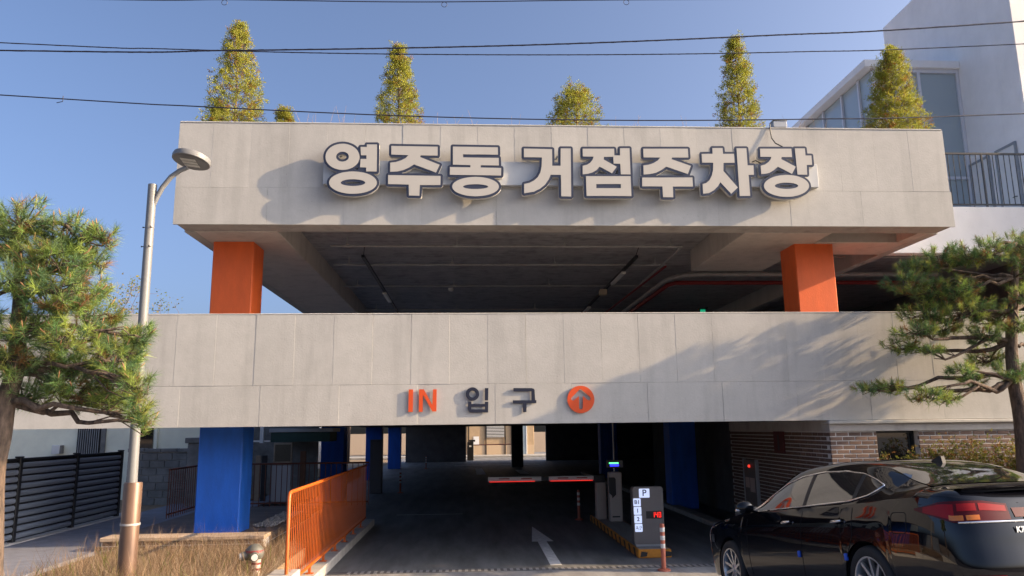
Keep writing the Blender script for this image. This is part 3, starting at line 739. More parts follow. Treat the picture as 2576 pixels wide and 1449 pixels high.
([[[(5.282,7.311),(5.864,7.316),(5.865,7.159),(5.67,7.156),(5.662,7.114),(5.92,6.972),(5.839,6.837),(5.587,6.969),(5.512,6.906),(5.424,6.853),(5.339,6.833),(5.268,6.828),(5.271,6.986),(5.352,7.01),(5.421,7.059),(5.462,7.107),(5.48,7.156),(5.276,7.156)]],[[(5.93,7.323),(6.117,7.324),(6.119,7.188),(6.228,7.189),(6.227,7.013),(6.126,7.009),(6.119,6.824),(5.941,6.823)]],[[(6.136,6.609),(6.128,6.577),(6.11,6.545),(6.082,6.515),(6.046,6.487),(6.001,6.463),(5.95,6.441),(5.892,6.424),(5.831,6.411),(5.767,6.403),(5.702,6.401),(5.637,6.403),(5.574,6.41),(5.515,6.422),(5.46,6.438),(5.412,6.459),(5.372,6.483),(5.34,6.511),(5.317,6.54),(5.304,6.572),(5.301,6.604),(5.309,6.636),(5.326,6.668),(5.354,6.698),(5.39,6.726),(5.434,6.751),(5.486,6.772),(5.543,6.79),(5.604,6.803),(5.669,6.811),(5.734,6.814),(5.8,6.812),(5.863,6.805),(5.923,6.793),(5.977,6.776),(6.025,6.755),(6.066,6.731),(6.098,6.703),(6.121,6.673),(6.133,6.642)],[(5.935,6.61),(5.928,6.597),(5.911,6.584),(5.884,6.573),(5.849,6.563),(5.808,6.556),(5.762,6.551),(5.713,6.55),(5.665,6.551),(5.62,6.555),(5.58,6.562),(5.546,6.571),(5.521,6.582),(5.506,6.594),(5.502,6.607),(5.508,6.62),(5.525,6.633),(5.552,6.644),(5.587,6.654),(5.628,6.661),(5.674,6.666),(5.723,6.668),(5.771,6.666),(5.816,6.662),(5.857,6.656),(5.89,6.646),(5.915,6.635),(5.93,6.623)]]],[[(5.644,6.36),(5.567,6.369),(5.508,6.38),(5.444,6.4),(5.396,6.42),(5.348,6.448),(5.311,6.481),(5.276,6.529),(5.264,6.561),(5.26,6.601),(5.269,6.649),(5.296,6.697),(5.325,6.729),(5.364,6.759),(5.42,6.791),(5.468,6.811),(5.532,6.831),(5.596,6.844),(5.711,6.857),(5.596,6.917),(5.588,6.915),(5.532,6.869),(5.436,6.813),(5.348,6.792),(5.268,6.786),(5.252,6.789),(5.236,6.8),(5.228,6.817),(5.226,6.833),(5.229,6.985),(5.235,7.009),(5.252,7.023),(5.333,7.049),(5.39,7.089),(5.409,7.113),(5.268,7.115),(5.254,7.121),(5.244,7.129),(5.235,7.153),(5.24,7.313),(5.244,7.329),(5.26,7.347),(5.284,7.353),(5.86,7.358),(5.876,7.356),(5.892,7.347),(5.908,7.358),(5.924,7.364),(6.124,7.366),(6.148,7.353),(6.157,7.337),(6.161,7.233),(6.164,7.23),(6.236,7.23),(6.26,7.217),(6.268,7.201),(6.269,7.017),(6.263,6.993),(6.252,6.98),(6.236,6.972),(6.172,6.969),(6.166,6.961),(6.161,6.825),(6.156,6.805),(6.147,6.793),(6.132,6.784),(6.084,6.782),(6.071,6.777),(6.092,6.763),(6.132,6.729),(6.156,6.695),(6.173,6.657),(6.177,6.601),(6.167,6.561),(6.144,6.521),(6.108,6.482),(6.068,6.452),(6.02,6.425),(5.964,6.402),(5.9,6.383),(5.836,6.37),(5.764,6.361),(5.7,6.359)],[(5.672,6.593),(5.764,6.594),(5.804,6.598),(5.856,6.609),(5.836,6.617),(5.765,6.625),(5.676,6.624),(5.628,6.619),(5.58,6.609),(5.601,6.601)],[(5.882,7.041),(5.892,7.037),(5.894,7.041),(5.892,7.121),(5.868,7.117),(5.78,7.116),(5.752,7.113)]])]

M['letter_face'] = pm('letter_face', (.46, .445, .41), .5, var=.03, vscale=4)
M['letter_rim'] = pm('letter_rim', (.035, .042, .07), .35)
M['letter_side'] = pm('letter_side', (.55, .54, .50), .45)
M['raceway'] = pm('raceway_grey', (.42, .44, .46), .5, var=.04, vscale=3)
syll = ['first letter of the roof sign, two rings and a stem',
        'second letter of the roof sign, splayed legs over a tee stroke',
        'third letter of the roof sign, stacked bars over a flat ring',
        'letter of the roof sign with a sweeping curved leg joined to a tall upright',
        'letter of the roof sign with a boxed base pierced by a slot',
        'letter of the roof sign with splayed legs over a tee, after the boxed letter',
        'letter of the roof sign with a crossbar on splayed legs',
        'last letter of the roof sign, ring below, cable to its top']
FACE_Y = 12.80
for i, (face, rim) in enumerate(SIGN_GLYPHS):
    xs_ = [p[0] for l in rim for p in l]; zs_ = [p[1] for l in rim for p in l]
    cx, cz = (min(xs_) + max(xs_)) / 2, min(zs_)
    t = thing('sign_letter', 'Korean ' + syll[i], 'sign letter', (cx, FACE_Y, cz), 0, 'letters of the roof sign')
    sh = lambda loops: [[(x - cx, z - cz) for x, z in l] for l in loops]
    link('body', curve_mesh('body', sh(rim), .013, .085, M['letter_side']), t)
    link('rim', curve_mesh('rim', sh(rim), 0.0, .0125, M['letter_rim']), t)
    for k, f in enumerate(face):
        link('face_panel', curve_mesh('face_panel', sh(f), -.007 - .0006 * k, -.0005, M['letter_face']), t)
    mb = MB()
    for k in range(2):
        xx = min(xs_) + (max(xs_) - min(xs_)) * (.3 + .4 * k) - cx
        mb.box((xx - .012, .086, .80), (xx + .012, .20, .825))
    mb.build('standoff', M['grey_metal'], t)
rw = thing('sign_raceway', 'long grey cable box running behind the roof sign letters', 'sign box', (-2.58, 12.995, 6.62))
mb = MB(); mb.box((0, -.10, 0), (8.95, 0, .44), .006); mb.build('housing', M['raceway'], rw)
cb = MB()
cb.tube([(5.58, 12.985, 7.86), (5.575, 12.97, 7.72), (5.58, 12.95, 7.58), (5.63, 12.92, 7.47), (5.72, 12.87, 7.39), (5.76, 12.86, 7.36)], .011, 8)
tag(cb.build('sign_cable', M['black'], None, 40), 'black cable hanging from the parapet box down to the last sign letter', 'cable')
cb = MB(); cb.tube([(5.14, 12.87, 7.08), (5.2, 12.84, 7.10), (5.28, 12.86, 7.07), (5.38, 12.89, 7.03)], .010, 8)
tag(cb.build('jumper_cable', M['black'], None, 40), 'short black cable looping between the last two sign letters', 'cable')
jb = thing('junction_box', 'small grey metal box sitting on top of the roof parapet above the cable', 'box', (5.78, 13.06, ZUT))
MB().box((-.13, -.07, .002), (.13, .09, .13), .008).build('case', M['grey_metal'], jb)
MB().box((-.14, -.08, .131), (.14, .10, .142), .003).build('lid', M['grey_metal'], jb)

# ---------------------------------------------------------------- IN lettering
M['in_orange'] = pm('letter_orange', (.62, .075, .012), .45)
M['in_navy'] = pm('letter_navy', (.014, .017, .035), .4)
Y0, Y1 = 12.966, 12.984
def flat_letter(name, label, loops_list, mat, group='entrance lettering'):
    xs_ = [p[0] for l in loops_list for q in l for p in q]; zs_ = [p[1] for l in loops_list for q in l for p in q]
    cx, cz = (min(xs_) + max(xs_)) / 2, min(zs_)
    t = thing(name, label, 'letter', (cx, Y0, cz), 0, group)
    for k, loops in enumerate(loops_list):
        link('stroke', curve_mesh('stroke', [[(x - cx, z - cz) for x, z in l] for l in loops], 0.0 + .0006 * k, Y1 - Y0, mat), t)
    mb = MB()
    for xx in (-.02, .02):
        mb.cyl((xx, Y1 - Y0 - .002, (max(zs_) - cz) * .38), .008, .024, 8, axis='Y')
    mb.build('pin', M['grey_metal'], t)
    return t
def ring_pts(cx, cz, r, n=36):
    return [(cx + r * math.cos(2 * math.pi * k / n), cz + r * math.sin(2 * math.pi * k / n)) for k in range(n)]
flat_letter('entrance_letter', 'orange letter I above the garage entrance', [[[(-1.034, 3.024), (-.959, 3.024), (-.962, 2.648), (-1.035, 2.649)]]], M['in_orange'])
flat_letter('entrance_letter', 'orange letter N above the garage entrance', [[[(-.86, 3.025), (-.78, 3.025), (-.633, 2.761), (-.624, 3.023), (-.562, 3.023), (-.565, 2.652), (-.632, 2.652), (-.792, 2.929), (-.797, 2.646), (-.861, 2.647)]]], M['in_orange'])
flat_letter('entrance_letter', 'navy Korean letter with a ring over a cup above the entrance', [
    [ring_pts(.044, 2.937, .114), ring_pts(.044, 2.937, .056, 24)],
    [[(.255, 3.036), (.315, 3.035), (.31, 2.828), (.254, 2.828)]],
    [[(-.033, 2.808), (.024, 2.808), (.027, 2.772), (.254, 2.770), (.254, 2.806), (.313, 2.805), (.308, 2.625), (.01, 2.628), (-.015, 2.640), (-.033, 2.671)],
     [(.024, 2.724), (.254, 2.722), (.254, 2.679), (.024, 2.681)]]], M['in_navy'])
flat_letter('entrance_letter', 'navy Korean letter with a hooked bar over a tee above the entrance', [[[(.744, 3.032), (1.054, 3.029), (1.085, 3.02), (1.105, 2.999), (1.111, 2.824), (1.132, 2.824), (1.131, 2.772), (.962, 2.771), (.96, 2.624), (.902, 2.625), (.901, 2.771), (.73, 2.773), (.731, 2.825), (1.048, 2.822), (1.048, 2.974), (.744, 2.976)]]], M['in_navy'])
flat_letter('direction_disc', 'round orange disc with an upward arrow cut out above the entrance', [[ring_pts(1.896, 2.83, .232, 48),
    [(1.901, 3.005), (2.063, 2.862), (2.064, 2.835), (2.045, 2.812), (2.018, 2.815), (1.932, 2.890), (1.927, 2.690), (1.912, 2.667), (1.894, 2.662), (1.872, 2.668), (1.861, 2.686), (1.864, 2.888), (1.778, 2.815), (1.746, 2.812), (1.729, 2.838), (1.738, 2.862), (1.876, 2.998)]]], M['in_orange'])

# ================================================================ STREET LAMP
M['lamp_grey'] = pm('lamp_pole_grey', (.17, .175, .18), .45, var=.05, vscale=5)
M['bronze'] = pm('bronze_sleeve', (.16, .10, .07), .42, metal=.3, var=.12, vscale=5)
lp = thing('street_lamp', 'slim grey street lamp with a round flat head and a bronze base sleeve', 'street lamp', (-4.34, 10.3, .40))
mb = MB(); mb.tube([(0, 0, .02), (-.035, 0, 2.6), (-.05, 0, 5.34)], [.066, .062, .058], 20)
mb.build('pole', M['lamp_grey'], lp, 40)
mb = MB(); mb.lathe([(.0, 1.33), (.105, 1.33), (.112, 1.31), (.112, .03), (.0, .03)], (0, 0, 0), 'Z', 28)
mb.build('base_sleeve', M['bronze'], lp, 40)
mb = MB(); mb.lathe([(.113, .80), (.120, .80), (.120, .825), (.113, .825)], (0, 0, 0), 'Z', 28)
mb.build('clamp_band', M['galv'], lp, 40)
mb = MB()
for zz in (4.45, 4.72):
    mb.tube([(-.12, -.03, zz), (-.02, -.03, zz)], .006, 6); mb.ball((-.12, -.03, zz), .012, 6)
    mb.tube([(.0, -.09, zz), (.0, -.02, zz)], .006, 6); mb.ball((.0, -.09, zz), .012, 6)
mb.build('bolt', M['dark_metal'], lp)
mb = MB(); mb.tube([(-.03, 0, 4.98), (.02, -.005, 5.15), (.09, -.01, 5.30), (.2, -.02, 5.45), (.32, -.03, 5.54), (.42, -.04, 5.58)], [.02, .034, .034, .034, .033, .033], 12)
mb.build('arm', M['lamp_grey'], lp, 50)
hd = MB(); hd.lathe([(0, .075), (.20, .07), (.248, .045), (.258, .01), (.252, -.03), (.225, -.042), (.0, -.042)], (0, 0, 0), 'Z', 40)
h = hd.build('lamp_head', M['lamp_grey'], lp, 45, (.47, -.04, 5.69), (R(-8), R(8), 0))
mb = MB(); mb.lathe([(0, -.043), (.215, -.0435), (.222, -.046), (0, -.047)], (0, 0, 0), 'Z', 36)
mb.build('lens_plate', pm('lens_grey', (.16, .16, .16), .35), h, 40)
for k in range(3):
    mb = MB(); mb.box((-.11, -.13 + k * .085, -.056), (.10, -.065 + k * .085, -.048), .003)
    mb.build('led_module', pm('led_module', (.62, .62, .58), .3), h)

# ================================================================ OVERHEAD WIRES
def sag(pts, n=10):
    P = [Vector(p) for p in pts]; out = []
    for i in range(len(P) - 1):
        p0, p1, p2, p3 = P[max(i-1, 0)], P[i], P[i+1], P[min(i+2, len(P)-1)]
        for k in range(n):
            t = k / n
            out.append(.5 * ((2*p1) + (-p0+p2)*t + (2*p0-5*p1+4*p2-p3)*t*t + (-p0+3*p1-3*p2+p3)*t**3))
    out.append(P[-1]); return out
M['wire'] = pm('wire_black', (.015, .015, .03), .5)
def wire(pts, r, label, twist=False):
    e0 = [2*a - b for a, b in zip(pts[0], pts[1])]; e1 = [2*a - b for a, b in zip(pts[-1], pts[-2])]
    e0[0] -= 9; e0[2] += (pts[0][2] - pts[1][2]) * 3.2 + .2; e1[0] += 9; e1[2] += (pts[-1][2] - pts[-2][2]) * 3.2 + .2
    P = sag([tuple(e0)] + list(pts) + [tuple(e1)])
    t = thing('overhead_wire', label, 'wire', tuple(P[0]), 0, 'overhead wires')
    o = P[0]
    mb = MB(); mb.tube([p - o for p in P], r, 6); mb.build('cable', M['wire'], t, 60)
    if twist:
        mb = MB(); Q = []
        for i in range(len(P) - 1):
            for k in range(8):
                p = P[i].lerp(P[i+1], k / 8) - o; a = (i * 8 + k) * .9
                Q.append(p + Vector((0, math.cos(a), math.sin(a))) * r * .6)
        mb.tube(Q, r * .55, 5); mb.build('binding_strand', M['wire'], t, 60)
    return t, o
wire([(-4.84, 7.5, 6.26), (-2.53, 7.5, 6.30), (.46, 7.5, 6.41), (3.27, 7.5, 6.58), (6.25, 7.5, 6.81)], .0085, 'thick black twisted overhead wire rising towards the white building', True)
wire([(-4.93, 7.62, 6.41), (-3.29, 7.62, 6.37), (-1.2, 7.62, 6.35), (1.3, 7.62, 6.38), (3.63, 7.62, 6.455), (6.31, 7.62, 6.60)], .0062, 'thin black overhead wire crossing just under the thick twisted one', True)
w3, o3 = wire([(-4.79, 7.5, 5.77), (-2.79, 7.5, 5.67), (-.59, 7.5, 5.59), (1.56, 7.5, 5.57), (3.73, 7.5, 5.61), (6.09, 7.5, 5.70)], .0065, 'lowest black overhead wire, sagging across the tops of the roof conifers', False)
mb = MB()
q = Vector((-4.16, 7.5, 5.737)) - o3
mb.tube([q + Vector((0, 0, .03)), q + Vector((.004, -.01, 0)), q + Vector((0, 0, -.03)), q + Vector((-.06, 0, -.045))], .004, 5)
mb.build('wire_tie', M['wire'], w3)
w4, o4 = wire([(-4.9, 7.5, 6.86), (-2.46, 7.5, 6.885), (-.56, 7.5, 6.90), (1.39, 7.5, 6.965), (3.62, 7.5, 7.03), (6.2, 7.5, 7.12)], .006, 'highest black overhead wire carrying small hanging rings', False)
for xx, zz in ((-.27, 6.905), (1.72, 6.975), (-2.6, 6.88)):
    q = Vector((xx, 7.5, zz)) - o4
    mb = MB(); mb.tube([q + Vector((.03 * math.sin(a), 0, -.03 + .03 * math.cos(a))) for a in [k * .5 for k in range(14)]], .003, 5)
    mb.build('hanging_ring', M['wire'], w4)

# ================================================================ PLANTS
M['needle'] = leaf_mat('pine_needles', .38, .5)
M['leaf'] = leaf_mat('leaves', .42, .6)
M['bark'] = pm('pine_bark', (.11, .078, .058), .95, var=.5, vscale=16, bump=1.0, bscale=34, c2=(.028, .021, .018), stretch=(1, 1, .35))
M['twig'] = pm('twig_bark', (.16, .11, .08), .9, var=.3, vscale=20)
PINE_COLS = np.array([(.20, .30, .07), (.27, .35, .075), (.11, .21, .07), (.08, .15, .065), (.30, .33, .08), (.15, .23, .09)])
DRY_COL = np.array((.30, .16, .06))

def unit(v):
    return v / (np.linalg.norm(v, axis=-1, keepdims=True) + 1e-9)

def pine_tufts(rg, centres, dirs, nper, ln, wd, dry=.05, spread=1.0):
    """tufts of long needles: each needle is one narrow triangle"""
    n = len(centres)
    c = np.repeat(centres, nper, 0); d = np.repeat(dirs, nper, 0)
    dv = unit(d * .75 + spread * rg.normal(size=(n * nper, 3)) * .62)
    t = rg.uniform(0, 1, (n * nper, 1))
    base = c - d * ln * .85 * t
    L = ln * rg.uniform(.65, 1.1, (n * nper, 1))
    side = unit(np.cross(dv, rg.normal(size=dv.shape)))
    tip = base + dv * L + np.array((0, 0, -1.0)) * L * .10
    V = np.stack([base - side * wd / 2, base + side * wd / 2, tip], 1).reshape(-1, 3)
    T = np.arange(len(V)).reshape(-1, 3)
    ci = rg.integers(0, len(PINE_COLS), n)
    colr = PINE_COLS[ci] * rg.uniform(.75, 1.3, (n, 1))
    isdry = rg.uniform(0, 1, n) < dry
    colr[isdry] = DRY_COL * rg.uniform(.6, 1.1, (isdry.sum(), 1))
    colr = np.repeat(colr, nper, 0) * rg.uniform(.8, 1.2, (n * nper, 1))
    return V, T, colr

def wobble(a, b, rg, n=6, amp=.12, lift=.0):
    a = np.array(a, float); b = np.array(b, float)
    L = np.linalg.norm(b - a); P = []
    o1, o2 = rg.normal(size=3) * amp * L * .6, rg.normal(size=3) * amp * L * .6
    for k in range(n + 1):
        t = k / n
        w = math.sin(math.pi * t)
        P.append(a + (b - a) * t + o1 * w + o2 * math.sin(2 * math.pi * t) * .6 + np.array((0, 0, lift * L * w)) + rg.normal(size=3) * .028 * L * (w > .01))
    return [tuple(p) for p in P]

def make_pine(label, base, trunk, trad, pads, seed, ntuft, nper, ln, wd, density, flat=.6):
    rg = np.random.default_rng(seed)
    root = thing('pine_tree', label, 'tree', base, 0, 'street pines')
    bx_ = np.array(base)
    tp = [np.array(p) - bx_ for p in trunk]
    tb = MB(); tb.tube([tuple(p) for p in sag([tuple(p) for p in tp], 4)], list(np.interp(np.linspace(0, 1, (len(tp) - 1) * 4 + 1), np.linspace(0, 1, len(tp)), trad)), 12)
    trk = tb.build('trunk', M['bark'], root, 60)
    bb = MB(); C = []; D = []
    tpa = np.array(tp)
    for (x, y, z, rx, rz) in pads:
        pc = np.array((x, y, z)) - bx_
        # limb leaves the trunk a little below the pad
        cand = [i for i in range(len(tpa)) if pc[2] - .5 < tpa[i][2] < pc[2] + .38]
        src = min(cand or range(len(tpa)), key=lambda i: abs(tpa[i][2] - (pc[2] + .06)))
        limb = wobble(tpa[src], pc - np.array((0, 0, rz * .5)), rg, 7, .10)
        L = np.linalg.norm(pc - tpa[src])
        r0 = max(.016, min(.045, .02 * L + .012))
        bb.tube(limb, list(np.linspace(r0, r0 * .35, 8)), 7)
        m = max(6, int(ntuft * rx * (rz + .12) / .09 * density))
        u = unit(rg.normal(size=(m, 3))); rr = rg.uniform(.25, 1, (m, 1)) ** .5
        off = u * rr * np.array((rx * 1.12, rx, rz * 1.12))
        off[:, 2] += rz * .1
        cen = pc + off
        dr = unit(off / np.array((rx, rx, rz * 1.6)) + np.array((0, 0, .75)) + rg.normal(size=(m, 3)) * .25)
        C.append(cen); D.append(dr)
        hub = [np.array(limb[-1]), np.array(limb[-2]), np.array(limb[-3])]
        for k in range(0, m, 2):
            h = hub[k % 3]
            mid = (h + cen[k]) / 2 + rg.normal(size=3) * .04
            bb.tube([tuple(h), tuple(mid), tuple(cen[k] - dr[k] * ln * .8), tuple(cen[k])], [.009, .006, .005, .004], 4)
    bb.build('limb', M['bark'], trk, 60)
    C = np.concatenate(C); D = np.concatenate(D)
    V, T, cl = pine_tufts(rg, C, D, nper, ln, wd)
    link('crown', tri_mesh('crown', V, T, M['needle'], cl), root)
    # buds at the ends of the shoots
    bd = MB()
    for k in range(0, len(C), 3):
        a = Vector(C[k]); d = Vector(D[k])
        bd.tube([a - d * .01, a + d * .035, a + d * .06], [.005, .006, .002], 4)
    bd.build('bud', pm('bud_brown', (.30, .16, .08), .8), root)['kind'] = 'stuff'
    return root

LP = [(-4.37, 7.42, 4.46, .31, .2), (-4.05, 7.63, 4.34, .36, .18), (-3.66, 7.51, 4.31, .17, .08), (-4.24, 7.67, 4.06, .44, .22), (-3.78, 7.69, 4.12, .20, .14), (-4.31, 7.3, 3.82, .3, .15), (-3.84, 7.26, 3.7, .30, .17), (-3.84, 7.84, 3.82, .17, .12), (-4.26, 7.43, 3.34, .34, .2), (-3.84, 7.41, 3.26, .36, .18), (-3.66, 7.95, 3.34, .26, .16), (-3.24, 7.58, 3.34, .15, .14), (-4.43, 7.84, 2.78, .36, .15), (-3.89, 7.58, 2.84, .30, .13), (-3.53, 7.7, 2.82, .32, .18), (-3.12, 7.36, 2.84, .17, .17), (-3.26, 7.69, 2.60, .19, .11), (-3.74, 7.86, 2.69, .30, .13), (-4.05, 7.5, 3.62, .3, .16), (-3.75, 7.7, 3.55, .28, .15), (-4.05, 7.85, 3.1, .32, .17), (-3.4, 7.5, 3.12, .26, .16), (-4.3, 7.4, 3.05, .26, .15), (-3.95, 7.35, 4.02, .3, .18), (-3.5, 7.62, 3.0, .3, .16), (-3.15, 7.62, 2.50, .12, .08), (-5.13, 7.77, 4.24, .36, .24), (-4.99, 7.72, 3.58, .36, .24), (-4.69, 7.29, 2.99, .33, .18), (-4.72, 7.78, 4.33, .24, .16)]
make_pine('green pine with long needles beside the street lamp, its crown crossing the lamp pole', (-4.47, 7.6, .4),
          [(-4.45, 7.6, .4), (-4.46, 7.6, 1.08), (-4.52, 7.6, 1.97), (-4.48, 7.6, 2.33), (-4.46, 7.6, 2.67), (-4.39, 7.6, 3.02), (-4.42, 7.6, 3.37), (-4.45, 7.6, 3.8), (-4.53, 7.6, 4.4)],
          [.14, .13, .115, .10, .09, .075, .065, .05, .025], LP, 21, 46, 60, .13, .0042, 1.0)
RP = [(8.0, 12.13, 5.12, .41, .24), (8.28, 11.87, 5.13, .33, .2), (8.53, 11.63, 5.17, .33, .2), (9.59, 12.38, 5.39, .31, .28), (7.25, 12.03, 4.72, .36, .17), (7.77, 12.25, 4.64, .41, .2), (7.8, 12.39, 4.2, .5, .2), (8.35, 12.24, 4.24, .58, .22), (9.02, 12.43, 4.13, .48, .22), (7.3, 11.96, 3.87, .36, .13), (7.27, 12.32, 3.66, .30, .15), (7.56, 12.0, 3.55, .22, .08), (6.68, 12.44, 2.96, .27, .10), (7.04, 12.39, 2.98, .30, .10), (7.22, 11.69, 2.82, .34, .12), (7.55, 11.72, 2.75, .22, .09), (7.92, 11.8, 3.2, .28, .10), (8.82, 12.47, 3.45, .38, .18), (8.87, 11.99, 3.21, .31, .2), (9.35, 12.16, 4.78, .27, .2),
      (10.0, 12.1, 4.9, .4, .2), (11.0, 11.9, 5.5, .4, .2), (9.0, 11.65, 4.42, .28, .14), (9.15, 11.65, 4.95, .26, .15), (8.9, 11.7, 3.9, .26, .13), (9.3, 11.7, 5.25, .28, .16), (7.55, 12.2, 4.95, .3, .15), (8.1, 12.0, 4.6, .4, .18), (7.95, 12.2, 3.95, .35, .14), (8.6, 12.1, 3.8, .35, .15), (8.3, 12.1, 3.05, .25, .1), (10.0, 12.3, 3.6, .35, .15), (11.2, 12.1, 4.4, .35, .2)]
make_pine('spreading pine with bare crooked limbs rising from the shrubs in front of the brick wall', (8.95, 12.05, .55),
          [(8.92, 12.05, .5), (8.97, 12.05, 1.49), (9.0, 12.05, 2.37), (8.96, 12.05, 3.08), (9.0, 12.05, 3.68), (9.1, 12.05, 4.21), (9.2, 12.05, 4.76), (9.32, 12.05, 5.35)],
          [.16, .145, .12, .10, .09, .08, .065, .03], RP, 33, 42, 48, .125, .0055, 1.0)
# stake leaning on the street pine
st = MB(); st.tube([(-4.62, 7.0, .4), (-4.37, 7.42, 1.62)], .03, 8)
tag(st.build('tree_stake', M['bark'], None, 60), 'slanted wooden stake propping the pine beside the lamp', 'stake')

# ---------------------------------------------------------------- clipped conifers on the roof
def conifer(label, x, y, z0, h, w, seed, shape='cone', n=900, lean=0.0, group='roof conifers'):
    rg = np.random.default_rng(seed)
    root = thing('roof_conifer', label, 'tree', (x, y, z0), 0, group)
    tb = MB(); tb.tube([(0, 0, -.05), (.01, 0, h * .5), (lean * .6, 0, h * .92)], [.035, .02, .006], 7)
    tk = tb.build('trunk', M['twig'], root, 60)
    n = int(n * 1.35)
    t = rg.uniform(0, 1, n) ** (1.25 if shape == 'cone' else .9)
    if shape == 'cone':
        rad = w * (1 - t) ** .72 * (1 - .35 * np.exp(-(t / .09) ** 2)) + .075 * np.minimum(1, (1 - t) / .06)
        rad = np.maximum(rad, .02)
    else:
        rad = w * np.sqrt(np.maximum(0, 1 - (t * 1.02 - .25) ** 2 / .62))
    a = rg.uniform(0, 2 * np.pi, n)
    # foliage hangs on separate upswept boughs, so the outline is ragged and open between them
    nb = max(60, n // 5)
    tb_, ab_ = np.sort(rg.uniform(0, 1, nb)), rg.uniform(0, 2 * np.pi, nb)
    bi = np.array([rg.choice(nb, p=(lambda q: q / q.sum())(np.exp(-((tb_ - tt) / .035) ** 2) + 1e-9)) for tt in t])
    blen = rg.uniform(.80, 1.15, nb)
    fr = rg.uniform(.25, 1, n) ** .55
    a = ab_[bi] + rg.normal(size=n) * .26
    rr = rad * blen[bi] * fr
    t = np.clip(tb_[bi] + (fr - .7) * rad * .55 / h + rg.normal(size=n) * .012, 0, 1)
    c = np.stack([rr * np.cos(a) + lean * t, rr * np.sin(a), t * h], 1) + rg.normal(size=(n, 3)) * .03
    out = unit(np.stack([np.cos(a), np.sin(a), np.full(n, .95)], 1) + rg.normal(size=(n, 3)) * .3)
    bb = MB()
    for k in range(0, n, 7):
        zb = max(0, c[k][2] - rr[k] * .8)
        bb.tube([(lean * t[k], 0, zb), tuple(c[k] * .55 + np.array((0, 0, zb * .42))), tuple(c[k])], [.008, .005, .003], 4)
    bb.build('twig', M['twig'], tk, 60)
    m = 18
    cc = np.repeat(c, m, 0); oo = np.repeat(out, m, 0)
    d = unit(oo + rg.normal(size=cc.shape) * .75); L = rg.uniform(.025, .055, (n * m, 1))
    base = cc + rg.normal(size=cc.shape) * .026
    sd = unit(np.cross(d, rg.normal(size=cc.shape))) * .0075
    V = np.stack([base - sd, base + sd, base + d * L], 1).reshape(-1, 3)
    T = np.arange(len(V)).reshape(-1, 3)
    cols = np.array([(.36, .36, .05), (.28, .31, .05), (.42, .38, .055), (.19, .23, .05), (.44, .30, .05)])
    ci = cols[rg.integers(0, 4, n)] * rg.uniform(.85, 1.15, (n, 1)) * .5 + np.array((.15, .155, .021))
    brn = (rg.uniform(0, 1, n) < .10 + .15 * (c[:, 0] > rad * .5) * (t < .4))
    ci[brn] = np.array((.30, .16, .04)) * rg.uniform(.7, 1.1, (brn.sum(), 1))
    cl = np.repeat(ci, m, 0) * rg.uniform(.85, 1.15, (n * m, 1))
    link('crown', tri_mesh('crown', V, T, M['leaf'], cl), root)
    return root
conifer('tallest and most open roof conifer, standing at the bare corner of the parapet', -4.62, 14.3, 7.45, 2.98, .68, 1, n=1350)
conifer('slim roof conifer with a browned side behind the second sign letter', -1.42, 14.3, 7.45, 2.54, .55, 2, n=1250)
conifer('low rounded roof conifer with a ragged top behind the middle of the sign', 2.16, 14.3, 7.45, 1.72, .60, 3, 'round', n=850)
conifer('narrow upright roof conifer behind the last sign letters, beside the junction box', 5.52, 14.3, 7.45, 2.88, .50, 4, n=1250)
conifer('dense roof conifer in front of the glazed stair box', 8.72, 14.3, 7.45, 2.70, .70, 5, n=1900, lean=.16)
conifer('tiny round roof conifer beside the tallest one', -3.66, 14.3, 7.45, 1.18, .20, 6, 'round', n=420)
conifer('small sparse roof conifer tucked against the tallest one at the corner', -5.05 + .14, 14.3, 7.45, 1.30, .20, 8, 'round', n=300)
# dry stems along the parapet
rg = np.random.default_rng(9)
mb = MB()
for k in range(150):
    x = rg.choice([rg.uniform(-3.3, -2.2), rg.uniform(-.9, 1.5), rg.uniform(2.8, 4.9), rg.uniform(6.0, 8.2)]); h = rg.uniform(.62, 1.05); y = rg.uniform(13.7, 14.6)
    mb.tube([(x, y, 7.44), (x + rg.normal() * .04, y, 7.44 + h * .6), (x + rg.normal() * .12, y, 7.44 + h)], [.004, .003, .0015], 4)
tag(mb.build('dry_stems', pm('dry_stem', (.30, .20, .12), .9, var=.3, vscale=3)), 'thin dry stems sticking up along the roof planter', 'dry stems', kind='stuff')

# ---------------------------------------------------------------- dry grass in the bed on the left
def blades(name, label, cat, n, xr, yr, zf, hr, wd, cols, seed, hfun=None, bend=.25, kind='stuff'):
    rg = np.random.default_rng(seed)
    x = rg.uniform(*xr, n); y = rg.uniform(*yr, n); h = rg.uniform(*hr, n)
    if hfun is not None: h = h * hfun(x, y)
    a = rg.uniform(0, 2 * np.pi, n)
    b = np.stack([x, y, np.full(n, zf)], 1)
    sd = np.stack([np.cos(a), np.sin(a), np.zeros(n)], 1) * wd
    ln = rg.normal(size=(n, 3)) * bend; ln[:, 2] = 1
    mid = b + ln * (h * .55)[:, None]
    tip = mid + (ln + rg.normal(size=(n, 3)) * bend * 1.4) * (h * .45)[:, None]
    V = np.stack([b - sd, b + sd, mid + sd * .7, mid - sd * .7, tip], 1).reshape(-1, 3)
    i = np.arange(n)[:, None] * 5
    T = np.concatenate([i + np.array([[0, 1, 2]]), i + np.array([[0, 2, 3]]), i + np.array([[3, 2, 4]])], 0)
    c = np.array(cols)[rg.integers(0, len(cols), n)] * rg.uniform(.65, 1.25, (n, 1))
    return tag(link(name, tri_mesh(name, V, T, M['leaf'], np.concatenate([c, c, c], 0))), label, cat, kind=kind)
STRAW = [(.42, .32, .21), (.36, .26, .17), (.29, .20, .12), (.48, .38, .27), (.21, .145, .09)]
